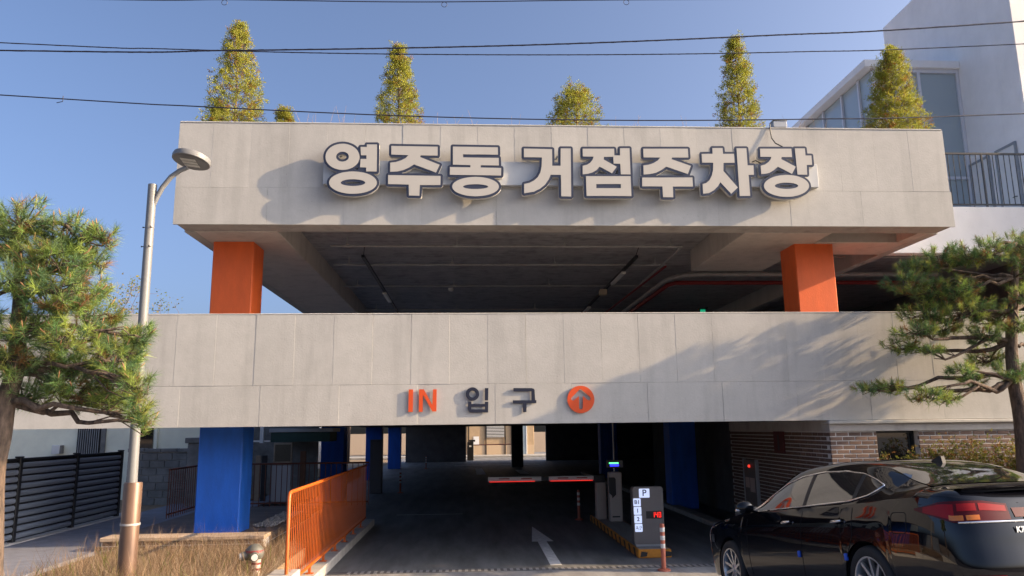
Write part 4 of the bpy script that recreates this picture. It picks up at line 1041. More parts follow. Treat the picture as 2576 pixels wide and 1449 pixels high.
blades('dry_grass', 'dense straw coloured dry grass filling the bed in front of the deck', 'grass', 15000, (-5.8, -2.82), (9.3, 13.15), .40, (.14, .36), .0028, STRAW, 4,
       lambda x, y: (.55 + .45 * np.clip((x + 6.0) / 1.2, 0, 1)) * (.75 + .35 * np.sin(x * 5.1 + 1) * np.sin(y * 4.3)), .8)
blades('dry_twigs', 'taller brittle stalks standing above the dry grass', 'grass', 2200, (-5.8, -2.85), (9.6, 13.1), .40, (.22, .50), .0026, [(.34, .22, .13), (.26, .17, .10), (.40, .28, .17)], 6, None, .30)
blades('grass_weeds', 'sparse green weeds among the dry grass round the lamp base', 'weeds', 220, (-5.6, -2.85), (9.6, 12.6), .42, (.12, .42), .006, [(.14, .18, .03), (.18, .2, .04)], 8, None, .4)

# ---------------------------------------------------------------- shrubs on the right
def shrub(label, x, y, z0, h, w, seed, n=1500):
    rg = np.random.default_rng(seed)
    root = thing('shrub', label, 'shrub', (x, y, z0), 0, 'shrubs along the brick wall')
    bb = MB(); tips = []
    for k in range(46):
        a = rg.uniform(0, 6.28); rr = w * rg.uniform(.2, 1) ** .6
        tip = np.array((rr * math.cos(a), rr * .6 * math.sin(a), h * rg.uniform(.6, 1.04)))
        bb.tube(wobble((rg.normal() * .05, rg.normal() * .05, 0), tip, rg, 4, .07), [.008, .007, .005, .004, .003], 4)
        tips.append(tip)
    bb.build('stem', M['twig'], root, 60)
    tips = np.array(tips)
    c = tips[rg.integers(0, len(tips), n)]
    f = rg.uniform(.45, 1.02, (n, 1))
    c = c * np.concatenate([f, f, f], 1) + rg.normal(size=(n, 3)) * .055
    m = 6
    cc = np.repeat(c, m, 0); d = unit(rg.normal(size=cc.shape) + np.array((0, 0, .6)))
    L = rg.uniform(.025, .05, (n * m, 1)); sd = unit(np.cross(d, rg.normal(size=cc.shape))) * .010
    V = np.stack([cc, cc + d * L * .5 + sd, cc + d * L, cc + d * L * .5 - sd], 1).reshape(-1, 3)
    i = np.arange(n * m)[:, None] * 4
    T = np.concatenate([i + np.array([[0, 1, 2]]), i + np.array([[0, 2, 3]])], 0)
    cols = np.array([(.20, .20, .035), (.16, .17, .03), (.26, .19, .05), (.24, .12, .04), (.12, .14, .03)])
    cl = np.repeat(cols[rg.integers(0, 5, n)] * rg.uniform(.7, 1.2, (n, 1)), m, 0)
    link('foliage', tri_mesh('foliage', V, T, M['leaf'], np.concatenate([cl, cl], 0)), root)
SH = [(7.15, 12.45, 1.25, .30, 'low thin shrub under the left side of the brick wall window'),
      (7.65, 12.5, 1.42, .36, 'leafy shrub standing in front of the dark window of the brick wall'),
      (8.20, 12.45, 1.50, .38, 'leafy shrub between the dark window and the pine trunk'),
      (8.75, 12.55, 1.46, .36, 'leafy shrub growing against the pine trunk'),
      (9.35, 12.45, 1.52, .40, 'leafy shrub on the far side of the pine trunk from the window'),
      (10.0, 12.5, 1.5, .42, 'leafy shrub two along from the pine trunk'), (10.7, 12.5, 1.5, .42, 'leafy shrub at the far end of the row beyond the pine')]
for i, (x, y, h, w, lab) in enumerate(SH):
    shrub(lab, x, y, .55, h, w, 50 + i)

# ---------------------------------------------------------------- bare and leafy trees far left, seen over the parapet
def bare_tree(label, x, y, h, seed, leaves=0):
    rg = np.random.default_rng(seed)
    root = thing('garden_tree', label, 'tree', (x, y, .4))
    bb = MB(); tips = []
    bb.tube([(0, 0, 0), (.05, 0, h * .35), (.0, .05, h * .6)], [.12, .09, .06], 8)
    tk = bb.build('trunk', M['twig'], root, 60)
    br = MB()
    for k in range(26):
        s = np.array((0, 0, h * rg.uniform(.3, .6)))
        e = np.array((rg.normal() * h * .17, rg.normal() * h * .17, h * rg.uniform(.72, 1.0)))
        P = wobble(s, e, rg, 5, .1); br.tube(P, [.035, .028, .02, .014, .009, .005], 5)
        for j in range(9):
            q = np.array(P[rg.integers(2, 6)]); t = q + np.array((rg.normal() * .3, rg.normal() * .3, abs(rg.normal()) * .4))
            br.tube(wobble(q, t, rg, 3, .15), [.008, .006, .005, .003], 4); tips.append(t)
    br.build('branch', M['twig'], tk, 60)
    if leaves:
        tips = np.array(tips); n = leaves
        c = tips[rg.integers(0, len(tips), n)] + rg.normal(size=(n, 3)) * .14
        d = unit(rg.normal(size=c.shape)); sd = unit(np.cross(d, rg.normal(size=c.shape))) * .03
        V = np.stack([c - sd, c + sd, c + d * .09], 1).reshape(-1, 3)
        cl = np.array([(.2, .2, .04), (.28, .22, .05), (.12, .16, .04)])[rg.integers(0, 3, n)]
        link('crown', tri_mesh('crown', V, np.arange(len(V)).reshape(-1, 3), M['leaf'], cl), root)
bare_tree('bare twiggy tree showing over the parapet beside the lamp pole', -9.9, 26.5, 6.0, 3)
bare_tree('yellowing leafy tree glimpsed through the pine beside the lamp', -13.6, 28, 7.2, 5, 2600)
bare_tree('green tree seen through the far gap between the blue columns', -7.5, 48, 7.0, 7, 3000)

# ================================================================ CAR (black sedan, nose into the garage)
M['paint'] = pm('black_car_paint', (.003, .003, .005), .4, spec=.0, coat=1.0)
M['chrome'] = pm('chrome', (.75, .75, .76), .12, metal=1.0)
M['silver'] = pm('alloy_silver', (.55, .56, .57), .28, metal=.8)
M['tail_red'] = pm('tail_lamp_red', (.24, .004, .007), .35, spec=.25)
M['tail_dark'] = pm('tail_lamp_dark', (.07, .002, .004), .3, spec=.25)
M['amber'] = pm('amber_lens', (.50, .14, .012), .15, coat=.5)
M['car_glass'] = pm('car_glass', (.008, .010, .012), .02, spec=.9, coat=1.0)
M['guard_blue'] = pm('door_guard_blue', (.02, .10, .55), .6)
M['seam'] = pm('seam_black', (.002, .002, .002), .8)

car = thing('parked_car', 'glossy black four door sedan standing on the drive, tail towards the street', 'car')
ST = [  # x, half width, belt z, roof half width, top z
    (-1.190, .30, .98, .18, 1.01), (-1.186, .46, .99, .33, 1.03), (-1.170, .62, 1.0, .47, 1.055), (-1.135, .745, 1.015, .585, 1.085),
    (-1.06, .835, 1.03, .665, 1.11), (-.93, .885, 1.04, .70, 1.13), (-.74, .915, 1.045, .69, 1.15), (-.47, .928, 1.045, .655, 1.23),
    (-.18, .934, 1.04, .635, 1.335), (.12, .935, 1.03, .625, 1.412), (.5, .935, 1.02, .62, 1.458), (1.0, .935, 1.01, .625, 1.47),
    (1.45, .935, 1.0, .63, 1.45), (1.8, .935, .99, .645, 1.36), (2.15, .933, .98, .685, 1.205), (2.45, .93, .965, .74, 1.045),
    (2.7, .925, .94, .74, 1.0), (3.1, .91, .895, .70, .955), (3.4, .885, .84, .66, .895), (3.6, .835, .76, .60, .815),
    (3.72, .735, .68, .5, .73), (3.775, .52, .62, .36, .66), (3.79, .22, .6, .12, .63)]
A = np.array(ST); NS = len(A)
def cat(P, t):
    i = int(min(max(math.floor(t), 0), len(P) - 2)); u = t - i
    p0, p1, p2, p3 = P[max(i-1, 0)], P[i], P[i+1], P[min(i+2, len(P)-1)]
    return .5 * ((2*p1) + (-p0+p2)*u + (2*p0-5*p1+4*p2-p3)*u*u + (-p0+3*p1-3*p2+p3)*u**3)
ARCH = .372; WZ = .335
PCACHE = {}
def profile(s, nv=46):
    key = (round(s, 4), nv)
    if key not in PCACHE:
        PCACHE[key] = profile_raw(s, nv)
    return PCACHE[key]
def profile_raw(s, nv=46):
    x, w, zb, wt, zt = cat(A, s)
    zlo = .225
    for xc in (0.0, 2.855):
        if abs(x - xc) < ARCH:
            zlo = max(zlo, WZ + math.sqrt(ARCH**2 - (x - xc)**2))
    if x < -.75: zlo = .225 + (-.75 - x) * .22
    zc = [zlo + (zb - zlo) * f for f in (0, .16, .36, .58, .8, 1.0)]
    yw = [w * float(np.interp(z, [.22, .36, .55, .72, .84, .91, max(zb, .92)], [.945, .985, 1.0, .996, .985, .968, .93])) for z in zc]
    pts = list(zip(yw, zc))
    e = min(.075, max(.012, (zt - zb) * .32))
    wb = w * .93
    if zt - zb > .12:
        pts += [(wb - .012, zb + .012), (wb + (wt - wb) * .5 + .012, zb + (zt - e - zb) * .5), (wt, zt - e)]
    else:
        pts += [(wb - .02, zb + (zt - zb) * .35), ((wb + wt) * .5, zb + (zt - zb) * .62), (wt, zb + (zt - zb) * .80)]
    pts += [(wt * .80, zt - e * .26), (wt * .42, zt - e * .06), (0.0, zt)]
    P = np.array(pts)
    out = np.array([cat(P, v) for v in np.linspace(0, len(P) - 1, nv)])
    out[:, 0] = np.maximum(out[:, 0], 0); out[-1, 0] = 0
    xx = np.full(nv, x)
    k = min(1, max(0, (-.9 - x) / .29))
    xx = xx + k * (.10 * np.clip((out[:, 1] - .75) / .3, 0, 1.2) ** 1.5 - .025 * np.exp(-((out[:, 1] - .52) / .12) ** 2) + .05 * np.clip((.45 - out[:, 1]) / .2, 0, 1))
    # trunk lip kicks up a little
    return np.stack([xx, out[:, 0], out[:, 1]], 1)
svals = []
for i in range(NS - 1):
    n = 9 if abs(A[i+1][0] - A[i][0]) > .2 else 4
    svals += [i + k / n for k in range(n)]
svals.append(NS - 1.0)
for xc in (0.0, 2.855):                       # extra stations where the arch is steep
    for a in np.linspace(0, math.pi, 25):
        xt = xc + ARCH * .9999 * math.cos(a)
        lo, hi = 0.0, NS - 1.0
        for _ in range(40):
            m = (lo + hi) / 2
            if cat(A, m)[0] < xt: lo = m
            else: hi = m
        svals.append(lo)
svals = sorted(svals)
G_ = np.array([profile(s) for s in svals]); NV = G_.shape[1]
mb = MB()
for sgn in (1, -1):
    vs = [(p[0], p[1] * sgn, p[2]) for r_ in G_ for p in r_]
    fs = []
    for i in range(len(svals) - 1):
        for j in range(NV - 1):
            q = (i*NV+j, i*NV+j+1, (i+1)*NV+j+1, (i+1)*NV+j)
            fs.append(q if sgn > 0 else q[::-1])
    mb.add(vs, fs)
# close the blunt ends
for row, flip in ((0, 0), (len(svals) - 1, 1)):
    r_ = G_[row]; L_ = [tuple(p) for p in r_] + [(p[0], -p[1], p[2]) for p in r_[::-1][1:]]
    mb.add(L_, [tuple(range(len(L_)))[::-1] if not flip else tuple(range(len(L_)))])
me = mb.mesh('body', M['paint'], 50)
bm = bmesh.new(); bm.from_mesh(me); bmesh.ops.remove_doubles(bm, verts=bm.verts, dist=1e-5); bmesh.ops.recalc_face_normals(bm, faces=bm.faces); bm.to_mesh(me); bm.free()
body = link('body', me, car)
def s_of_x(x):
    lo, hi = 0.0, NS - 1.0
    for _ in range(40):
        m = (lo + hi) / 2
        if cat(A, m)[0] < x: lo = m
        else: hi = m
    return lo
def side_s(s, z, off=.004):
    P = profile(s, 120); k = int(np.argmax(P[:, 2])); Q = P[:k+1]
    y = float(np.interp(z, Q[:, 2], Q[:, 1])); x = float(np.interp(z, Q[:, 2], Q[:, 0]))
    # outward direction from neighbours
    P2 = profile(min(s + .05, NS - 1), 120); P1 = profile(max(s - .05, 0), 120)
    a = np.array((float(np.interp(z, P2[:, 2], P2[:, 0])), float(np.interp(z, P2[:, 2], P2[:, 1]))))
    b = np.array((float(np.interp(z, P1[:, 2], P1[:, 0])), float(np.interp(z, P1[:, 2], P1[:, 1]))))
    t = a - b; nrm = np.array((-t[1], t[0])); nrm = nrm / (np.linalg.norm(nrm) + 1e-9)
    return (x + nrm[0] * off, y + nrm[1] * off, z)
def side_x(x, z, off=.004):
    return side_s(s_of_x(x), z, off)
def top_pt(x, y, off=.004):
    P = profile(s_of_x(x), 120); j0 = int(60)
    Q = P[j0:][::-1]
    return (x, y, float(np.interp(abs(y), Q[:, 1], Q[:, 2])) + off)
def strip(fn_lo, fn_hi, us, nv=6):
    vs = []; fs = []
    for u in us:
        a, b = fn_lo(u), fn_hi(u)
        for k in range(nv + 1):
            vs.append((u, a + (b - a) * k / nv))
    n = nv + 1
    for i in range(len(us) - 1):
        for k in range(nv):
            fs.append((i*n+k, (i+1)*n+k, (i+1)*n+k+1, i*n+k+1))
    return vs, fs
BOT = lambda x: float(np.interp(x, [-.16, -.05, .25, 1.0, 2.25], [1.175, 1.11, 1.06, 1.035, 1.0]))
TOP = lambda x: float(np.interp(x, [-.16, .0, .2, .5, .9, 1.3, 1.6, 1.85, 2.05, 2.25], [1.185, 1.25, 1.31, 1.355, 1.37, 1.35, 1.29, 1.20, 1.105, 1.007]))
for sgn in (1, -1):
    for nm, a, b in (('front_window', 1.10, 2.24), ('rear_window', .22, 1.03), ('quarter_window', -.15, .16)):
        us = list(np.linspace(a, b, 14))
        vs, fs = strip(BOT, TOP, us)
        mb = MB(); mb.add([(lambda q: (q[0], q[1] * sgn, q[2]))(side_x(x, z, .005)) for x, z in vs], [f if sgn < 0 else f[::-1] for f in fs])
        mb.build(nm, M['car_glass'], body, 60)
    # dark pillars between the panes
    for a, b in ((1.03, 1.10), (.16, .22)):
        vs, fs = strip(BOT, TOP, [a, b])
        mb = MB(); mb.add([(lambda q: (q[0], q[1] * sgn, q[2]))(side_x(x, z, .0065)) for x, z in vs], [f if sgn < 0 else f[::-1] for f in fs])
        mb.build('pillar_trim', M['black'], body)
    path = [side_x(x, BOT(x), .008) for x in np.linspace(2.25, -.16, 34)] + [side_x(x, TOP(x), .008) for x in np.linspace(-.16, 2.25, 40)]
    mb = MB(); mb.tube([(p[0], p[1] * sgn, p[2]) for p in path], .0085, 6)
    mb.build('chrome_trim', M['chrome'], body, 60)
    # shut lines
    def seam(name, pts):
        m_ = MB(); m_.tube([(p[0], p[1] * sgn, p[2]) for p in pts], .0035, 5); m_.build(name, M['seam'], body)
    seam('door_seam', [side_x(1.06 + .05 * (1 - t), .28 + (BOT(1.06) - .30) * t, .0005) for t in np.linspace(0, 1, 14)])
    seam('door_seam', [side_x(.17 + (.34 * max(0, (.62 - t)) ** .8), .30 + (1.0 - .30) * t, .0005) for t in np.linspace(0, 1, 16)])
    seam('door_seam', [side_x(2.30 + .02 * t, .30 + .62 * t, .0005) for t in np.linspace(0, 1, 12)])
    seam('fuel_door', [side_x(-.50 + .095 * math.copysign(min(1, abs(1.25 * math.cos(a))), math.cos(a)), .86 + .085 * math.copysign(min(1, abs(1.25 * math.sin(a))), math.sin(a)), .0005) for a in np.linspace(0, 2 * math.pi, 33)])
    for x in (.40, 1.36):
        p = side_x(x, .88, .0)
        mb = MB(); mb.tube([(p[0] - .09, (p[1] + .018) * sgn, p[2] + .004), (p[0] - .04, (p[1] + .034) * sgn, p[2]), (p[0] + .05, (p[1] + .034) * sgn, p[2] - .006), (p[0] + .10, (p[1] + .012) * sgn, p[2] - .008)], [.010, .016, .016, .010], 8)
        mb.build('door_handle', M['chrome'], body, 60)
        mb = MB(); vs = []; fs = []
    for x in (1.145, .30):
        p = side_x(x, .56, .0)
        mb = MB(); mb.box((p[0] - .02, (p[1] - .01) if sgn > 0 else -(p[1] + .016), p[2] - .032), (p[0] + .02, (p[1] + .016) if sgn > 0 else -(p[1] - .01), p[2] + .032), .006)
        mb.build('door_guard', M['guard_blue'], body)
    # mirror
    mb = MB(); mb.ball((2.06, 1.035 * sgn, 1.05), (.07, .115, .075), 14); mb.tube([(2.08, .88 * sgn, 1.0), (2.07, .97 * sgn, 1.02)], .022, 8)
    mr_ = mb.build('wing_mirror', M['paint'], body, 60)
    mb = MB(); mb.ball((2.075, 1.04 * sgn, 1.025), (.073, .117, .035), 14); mb.build('mirror_trim', M['chrome'], mr_, 60)
    # tail lamp wraps the rear corner
    sa, sb = s_of_x(-.70), .75
    us = list(np.linspace(sa, sb, 26))
    f = lambda s: (sa - s) / (sa - sb)
    zlo_ = lambda s: .96 - .105 * min(1, f(s) / .40) ** .8 + .02 * max(0, f(s) - .4)
    zhi_ = lambda s: .972 + .045 * min(1, f(s) / .25) - .03 * max(0, f(s) - .75) / .25
    def lens(name, mat, u0, u1, lo, hi, off):
        uu = list(np.linspace(sa + (sb - sa) * u0, sa + (sb - sa) * u1, 18))
        vs, fs = strip(lo, hi, uu)
        m_ = MB(); m_.add([(lambda q: (q[0], q[1] * sgn, q[2]))(side_s(s, z, off)) for s, z in vs], [g if sgn > 0 else g[::-1] for g in fs])
        return m_.build(name, mat, body, 60)
    tl = lens('tail_lamp', M['tail_dark'], 0, 1, zlo_, zhi_, .010)
    def sub(name, mat, u0, u1, k0, k1, off):
        uu = list(np.linspace(sa + (sb - sa) * u0, sa + (sb - sa) * u1, 10))
        L_ = lambda s: zlo_(s) + (zhi_(s) - zlo_(s)) * k0
        H_ = lambda s: zlo_(s) + (zhi_(s) - zlo_(s)) * k1
        vs, fs = strip(L_, H_, uu, 3)
        m_ = MB(); m_.add([(lambda q: (q[0], q[1] * sgn, q[2]))(side_s(s, z, off)) for s, z in vs], [g if sgn > 0 else g[::-1] for g in fs])
        m_.build(name, mat, tl, 60)
    sub('lens', M['tail_red'], .08, .42, .12, .86, .0125)
    sub('lens', M['tail_red'], .46, .68, .52, .88, .0125)
    sub('lens', M['tail_red'], .71, .98, .52, .88, .0125)
    sub('turn_lens', M['amber'], .36, .52, .08, .32, .0125)
    sub('turn_lens', M['amber'], .55, .70, .08, .32, .0125)
    # head lamp, mostly unseen
    uu = list(np.linspace(s_of_x(3.32), NS - 2.6, 12))
    vs, fs = strip(lambda s: .64, lambda s: .74, uu, 3)
    m_ = MB(); m_.add([(lambda q: (q[0], q[1] * sgn, q[2]))(side_s(s, z, .006)) for s, z in vs], [g if sgn > 0 else g[::-1] for g in fs])
    m_.build('head_lamp', M['chrome'], body, 60)
    # reflector low on the rear bumper
    uu = list(np.linspace(s_of_x(-1.10), 1.7, 10))
    vs, fs = strip(lambda s: .425, lambda s: .465, uu, 2)
    m_ = MB(); m_.add([(lambda q: (q[0], q[1] * sgn, q[2]))(side_s(s, z, .006)) for s, z in vs], [g if sgn > 0 else g[::-1] for g in fs])
    m_.build('reflector', M['tail_red'], body, 60)
# rear screen
vs = []; fs = []; ny = 16; nx = 10
for i in range(ny + 1):
    u = -1 + 2 * i / ny
    for k in range(nx + 1):
        t = k / nx
        x = (-.02 - .05 * u * u) + (-.66 + .05 * u * u) * t
        hw = .565 + .075 * t
        vs.append(top_pt(x, u * hw, .006))
for i in range(ny):
    for k in range(nx):
        n = nx + 1; fs.append((i*n+k, (i+1)*n+k, (i+1)*n+k+1, i*n+k+1))
mb = MB(); mb.add(vs, fs); mb.build('rear_screen', M['car_glass'], body, 60)
# wind screen
vs = []; fs = []
for i in range(ny + 1):
    u = -1 + 2 * i / ny
    for k in range(nx + 1):
        t = k / nx
        x = (1.62 - .06 * u * u) + .80 * t
        vs.append(top_pt(x, u * (.585 + .10 * t), .006))
mb = MB(); mb.add(vs, [f[::-1] for f in fs] or [(i*(nx+1)+k, i*(nx+1)+k+1, (i+1)*(nx+1)+k+1, (i+1)*(nx+1)+k) for i in range(ny) for k in range(nx)]); mb.build('wind_screen', M['car_glass'], body, 60)
# roof panel with glass, shark fin
vs = [top_pt(x, y, .004) for x in np.linspace(.32, 1.45, 8) for y in np.linspace(-.42, .42, 9)]
mb = MB(); mb.add(vs, [(i*9+k, i*9+k+1, (i+1)*9+k+1, (i+1)*9+k) for i in range(7) for k in range(8)][:]); mb.build('roof_glass', M['car_glass'], body, 60)
zt_ = top_pt(.08, 0, 0)[2]
mb = MB(); mb.prism_xz([(-.06, zt_ - .03), (-.05, zt_ + .035), (-.02, zt_ + .042), (.05, zt_ + .018), (.12, zt_ - .0)], -.018, .018); mb.build('shark_fin', M['black'], body)
# lip on the trailing edge of the boot lid
mb = MB(); vs = []; ny_ = 25
for i in range(ny_):
    y = -.68 + 1.36 * i / (ny_ - 1); u = abs(y) / .68
    a = top_pt(-.93, y, .0015)
    bx_, bz_ = -1.125 + .085 * u ** 3, a[2] + .010 - .012 * u ** 2
    vs += [a, (bx_, y, bz_), (bx_ + .006, y, bz_ - .010), (bx_ + .05, y, bz_ - .05)]
mb.add(vs, [(i*4+k, (i+1)*4+k, (i+1)*4+k+1, i*4+k+1) for i in range(ny_ - 1) for k in range(3)])
mb.build('boot_lip', M['paint'], body, 30)
for sg in (1, -1):
    mb = MB(); mb.tube([rear_y for rear_y in [side_s(s_of_x(-.74) - t * 4.6, 1.0 - .0 * t, .001) for t in (0, .3, .6, .9)]], .003, 5)
    for i, p in enumerate(mb.v): mb.v[i] = (p[0], p[1] * sg, p[2])
    mb.build('boot_seam', M['seam'], body)
# trunk shut line, chrome strip, badge, plate
mb = MB(); mb.tube([top_pt(-.72, y, .001) for y in np.linspace(-.68, .68, 17)], .004, 5); mb.build('trunk_seam', M['seam'], body)
def rear_pt(y, z, off=.004):
    lo, hi = 0.0, s_of_x(-.75)
    for _ in range(30):
        m_ = (lo + hi) / 2
        P = profile(m_, 120); yy = float(np.interp(z, P[:int(np.argmax(P[:, 2]))+1, 2], P[:int(np.argmax(P[:, 2]))+1, 1]))
        if yy < abs(y): lo = m_
        else: hi = m_
    q = side_s(lo, z, off)
    return (q[0] if abs(y) > .3 else q[0], y, z)
mb = MB(); mb.tube([rear_pt(y, .855, .008) for y in np.linspace(-.80, .80, 33)], .008, 6); mb.build('chrome_strip', M['chrome'], body, 60)
vs = []
for y in np.linspace(-.36, .36, 13):
    for z in np.linspace(.885, .955, 3): vs.append(rear_pt(y, z, .006))
mb = MB(); mb.add(vs, [(i*3+k, i*3+k+1, (i+1)*3+k+1, (i+1)*3+k) for i in range(12) for k in range(2)]); mb.build('lamp_bar', M['tail_dark'], body, 60)
bx0 = rear_pt(.37, .80, .0)
bt = text_mesh('badge', 'K7', .062, M['chrome'], .003, .0015)
b_ = link('badge', bt, body, (bx0[0] - .014, .37, .79), (0, 0, R(-90)))
mb = MB(); mb.box((-1.225, -.27, .40), (-1.20, .27, .51), .006); mb.build('number_plate', M['white_paint'], body)
mb = MB(); mb.box((-1.20, -.40, .27), (-1.14, .40, .38), .01); mb.build('diffuser', M['black'], body)
mb = MB(); mb.box((-1.0, -.78, .17), (3.5, .78, .30)); mb.build('underbody', M['black'], body)
# wheels
def wheel_meshes():
    t = MB(); t.lathe([(.232, -.10), (.250, -.108), (.30, -.112), (.325, -.095), (.335, -.06), (.336, 0), (.335, .06), (.325, .095), (.30, .112), (.250, .108), (.232, .10)], (0, 0, 0), 'Y', 44)
    r = MB(); r.lathe([(.238, .100), (.240, .106), (.226, .104), (.214, .07), (.205, -.09)], (0, 0, 0), 'Y', 40)
    r.lathe([(0, .075), (.045, .072), (.06, .060), (.062, .02)], (0, 0, 0), 'Y', 24)
    sp = []
    for k in range(10):
        a = 2 * math.pi * k / 10
        w0, w1 = .018, .013
        rot = Matrix.Rotation(a, 4, 'Y')
        pts = [(-w0, .068, .045), (w0, .068, .045), (w1, .092, .225), (-w1, .092, .225), (-w0, .04, .045), (w0, .04, .045), (w1, .06, .225), (-w1, .06, .225)]
        m_ = MB(); m_.add([tuple(rot @ Vector(p)) for p in pts], [(0, 1, 2, 3), (7, 6, 5, 4), (0, 4, 5, 1), (1, 5, 6, 2), (2, 6, 7, 3), (3, 7, 4, 0)])
        sp.append(m_.mesh('spoke', M['silver']))
    d = MB(); d.cyl((0, -.02, 0), .16, .03, 28, axis='Y')
    return t.mesh('tyre', M['rubber'], 40), r.mesh('rim', M['silver'], 40), sp, d.mesh('brake_disc', M['dark_metal'])
tm, rm, spm, dm = wheel_meshes()
for x in (0.0, 2.855):
    for sgn in (1, -1):
        wme = MB(); wme.lathe([(.0, -.34), (.365, -.34), (.366, .04)], (0, 0, 0), 'Y', 36)
        rz = 0 if sgn > 0 else math.pi
        ty = link('wheel', tm, car, (x, .815 * sgn, WZ), (0, 0, rz))
        link('wheel_rim', rm, ty)
        for s_ in spm: link('spoke', s_, ty)
        link('brake_disc', dm, ty)
        wl = wme.build('wheel_well', M['black'], body, 40, (x, .87 * sgn, WZ + .005), (0, 0, rz))
# place: rear axle on the ramp, nose down the slope
hd_, pt_ = 1.684, -.121
c_, s__ = math.cos(hd_), math.sin(hd_); cp, sp_ = math.cos(pt_), math.sin(pt_)
fwv = Vector((c_ * cp, s__ * cp, sp_)); lfv = Vector((-s__, c_, 0)); upv = fwv.cross(lfv)
car.matrix_world = Matrix(((fwv.x, lfv.x, upv.x, 4.501), (fwv.y, lfv.y, upv.y, 6.997), (fwv.z, lfv.z, upv.z, .619), (0, 0, 0, 1)))

# ================================================================ ENTRANCE EQUIPMENT
M['machine'] = pm('warm_grey_machine', (.42, .37, .33), .5, var=.05, vscale=3)
M['sign_grey'] = pm('sign_grey', (.14, .13, .13), .5, var=.08, vscale=4)
M['lit_white'] = pm('lit_panel', (.7, .75, .85), .4, emit=(.55, .65, .95), estr=.35)
M['navy_text'] = pm('navy_text', (.01, .012, .06), .5)
M['hazard_y'] = pm('hazard_orange', (.50, .20, .02), .7, var=.25, vscale=6)
M['led_red'] = pm('red_led', (.5, .01, .01), .4, emit=(1, .03, .02), estr=.6)
M['led_green'] = pm('green_led', (.05, .5, .1), .4, emit=(.1, 1, .25), estr=1.5)
M['led_blue'] = pm('blue_led', (.02, .02, .5), .4, emit=(.03, .03, 1), estr=1.2)
# island with painted kerb
isl = thing('gate_island', 'low concrete island with an orange and black hazard painted kerb under the ticket machine', 'traffic island', (3.37, 14.28, 0))
MB().box((-.31, 0, 0), (.31, 5.6, .15), .015).build('island_top', M['hazard_y'], isl)
MB().box((-.27, .05, .151), (.27, 5.55, .156)).build('island_paving', M['drive'], isl)
blk = pm('hazard_black', (.02, .02, .02), .7)
for k in range(12):
    y = .15 + k * .46
    mb = MB(); mb.add([(-.3125, y, .003), (-.3125, y + .16, .003), (-.3125, y + .28, .147), (-.3125, y + .10, .147)], [(0, 3, 2, 1)])
    mb.build('stripe', blk, isl)
for x in (-.27, .18):
    mb = MB(); mb.add([(x, -.003, .02), (x + .12, -.003, .03), (x + .14, -.003, .10), (x + .02, -.003, .12)], [(0, 1, 2, 3)])
    mb.build('stripe', blk, isl)
# parking sign
ps = thing('parking_sign', 'dark grey parking totem with a white P plate, floor plates and red digits', 'sign', (3.36, 14.60, .156))
def rrect(w, h, r, n=5):
    P = []
    for cx, cz, a0 in ((w/2 - r, h/2 - r, 0), (-w/2 + r, h/2 - r, 90), (-w/2 + r, -h/2 + r, 180), (w/2 - r, -h/2 + r, 270)):
        for k in range(n + 1):
            a = R(a0 + 90 * k / n); P.append((cx + r * math.cos(a), cz + r * math.sin(a)))
    return P
mb = MB(); mb.prism_xz([(x, z + .56) for x, z in rrect(.575, 1.04, .045)], 0, .22)
mb.build('housing', M['sign_grey'], ps, 40)
MB().box((-.25, .02, -.004), (.25, .20, .045)).build('foot', M['grey_metal'], ps)
def plate(cx, cz, w, h, body, size):
    mb = MB(); mb.prism_xz([(x, z) for x, z in rrect(w, h, .014)], -.006, -.0005)
    p = mb.build('plate', M['lit_white'], ps, None, (cx, 0, cz))
    if body:
        link('lettering', text_mesh('lettering', body, size, M['navy_text'], .001, .002), p, (0, -.0085, 0))
    return p
plate(-.07, .965, .20, .165, 'P', .165)
plate(-.215, .80, .142, .142, 'B1', .10)
plate(-.21, .645, .142, .142, '1', .10)
plate(-.205, .49, .142, .142, '2', .10)
pk = plate(-.20, .335, .142, .142, None, 0)
mb = MB()                                       # two small Korean syllables
def bar2(x0, z0, x1, z1, w=.006):
    d = Vector((x1 - x0, 0, z1 - z0)); d.normalize(); n_ = Vector((-d.z, 0, d.x)) * w / 2
    a = Vector((x0, -.0085, z0)); b = Vector((x1, -.0085, z1))
    mb.add([tuple(a - n_), tuple(b - n_), tuple(b + n_), tuple(a + n_)], [(0, 1, 2, 3)])
for k in range(12):
    a0, a1 = 2 * math.pi * k / 12, 2 * math.pi * (k + 1) / 12
    bar2(-.030 + .013 * math.cos(a0), .022 + .010 * math.sin(a0), -.030 + .013 * math.cos(a1), .022 + .010 * math.sin(a1))
    bar2(.028 + .012 * math.cos(a0), -.022 + .010 * math.sin(a0), .028 + .012 * math.cos(a1), -.022 + .010 * math.sin(a1))
bar2(-.030, .012, -.030, .000); bar2(-.055, -.002, -.006, -.002); bar2(-.048, -.013, -.012, -.013); bar2(-.012, -.013, -.012, -.034)
bar2(.028, .034, .012, .006); bar2(.024, .026, .040, .006); bar2(.050, .036, .050, -.006); bar2(.050, .016, .060, .016)
mb.build('lettering', M['navy_text'], pk)
MB().box((-.05, -.004, .50), (.25, -.0005, .635), .002).build('display', M['black'], ps)
SEG = {'1': 'bc', '4': 'fgbc', '0': 'abcdef'}
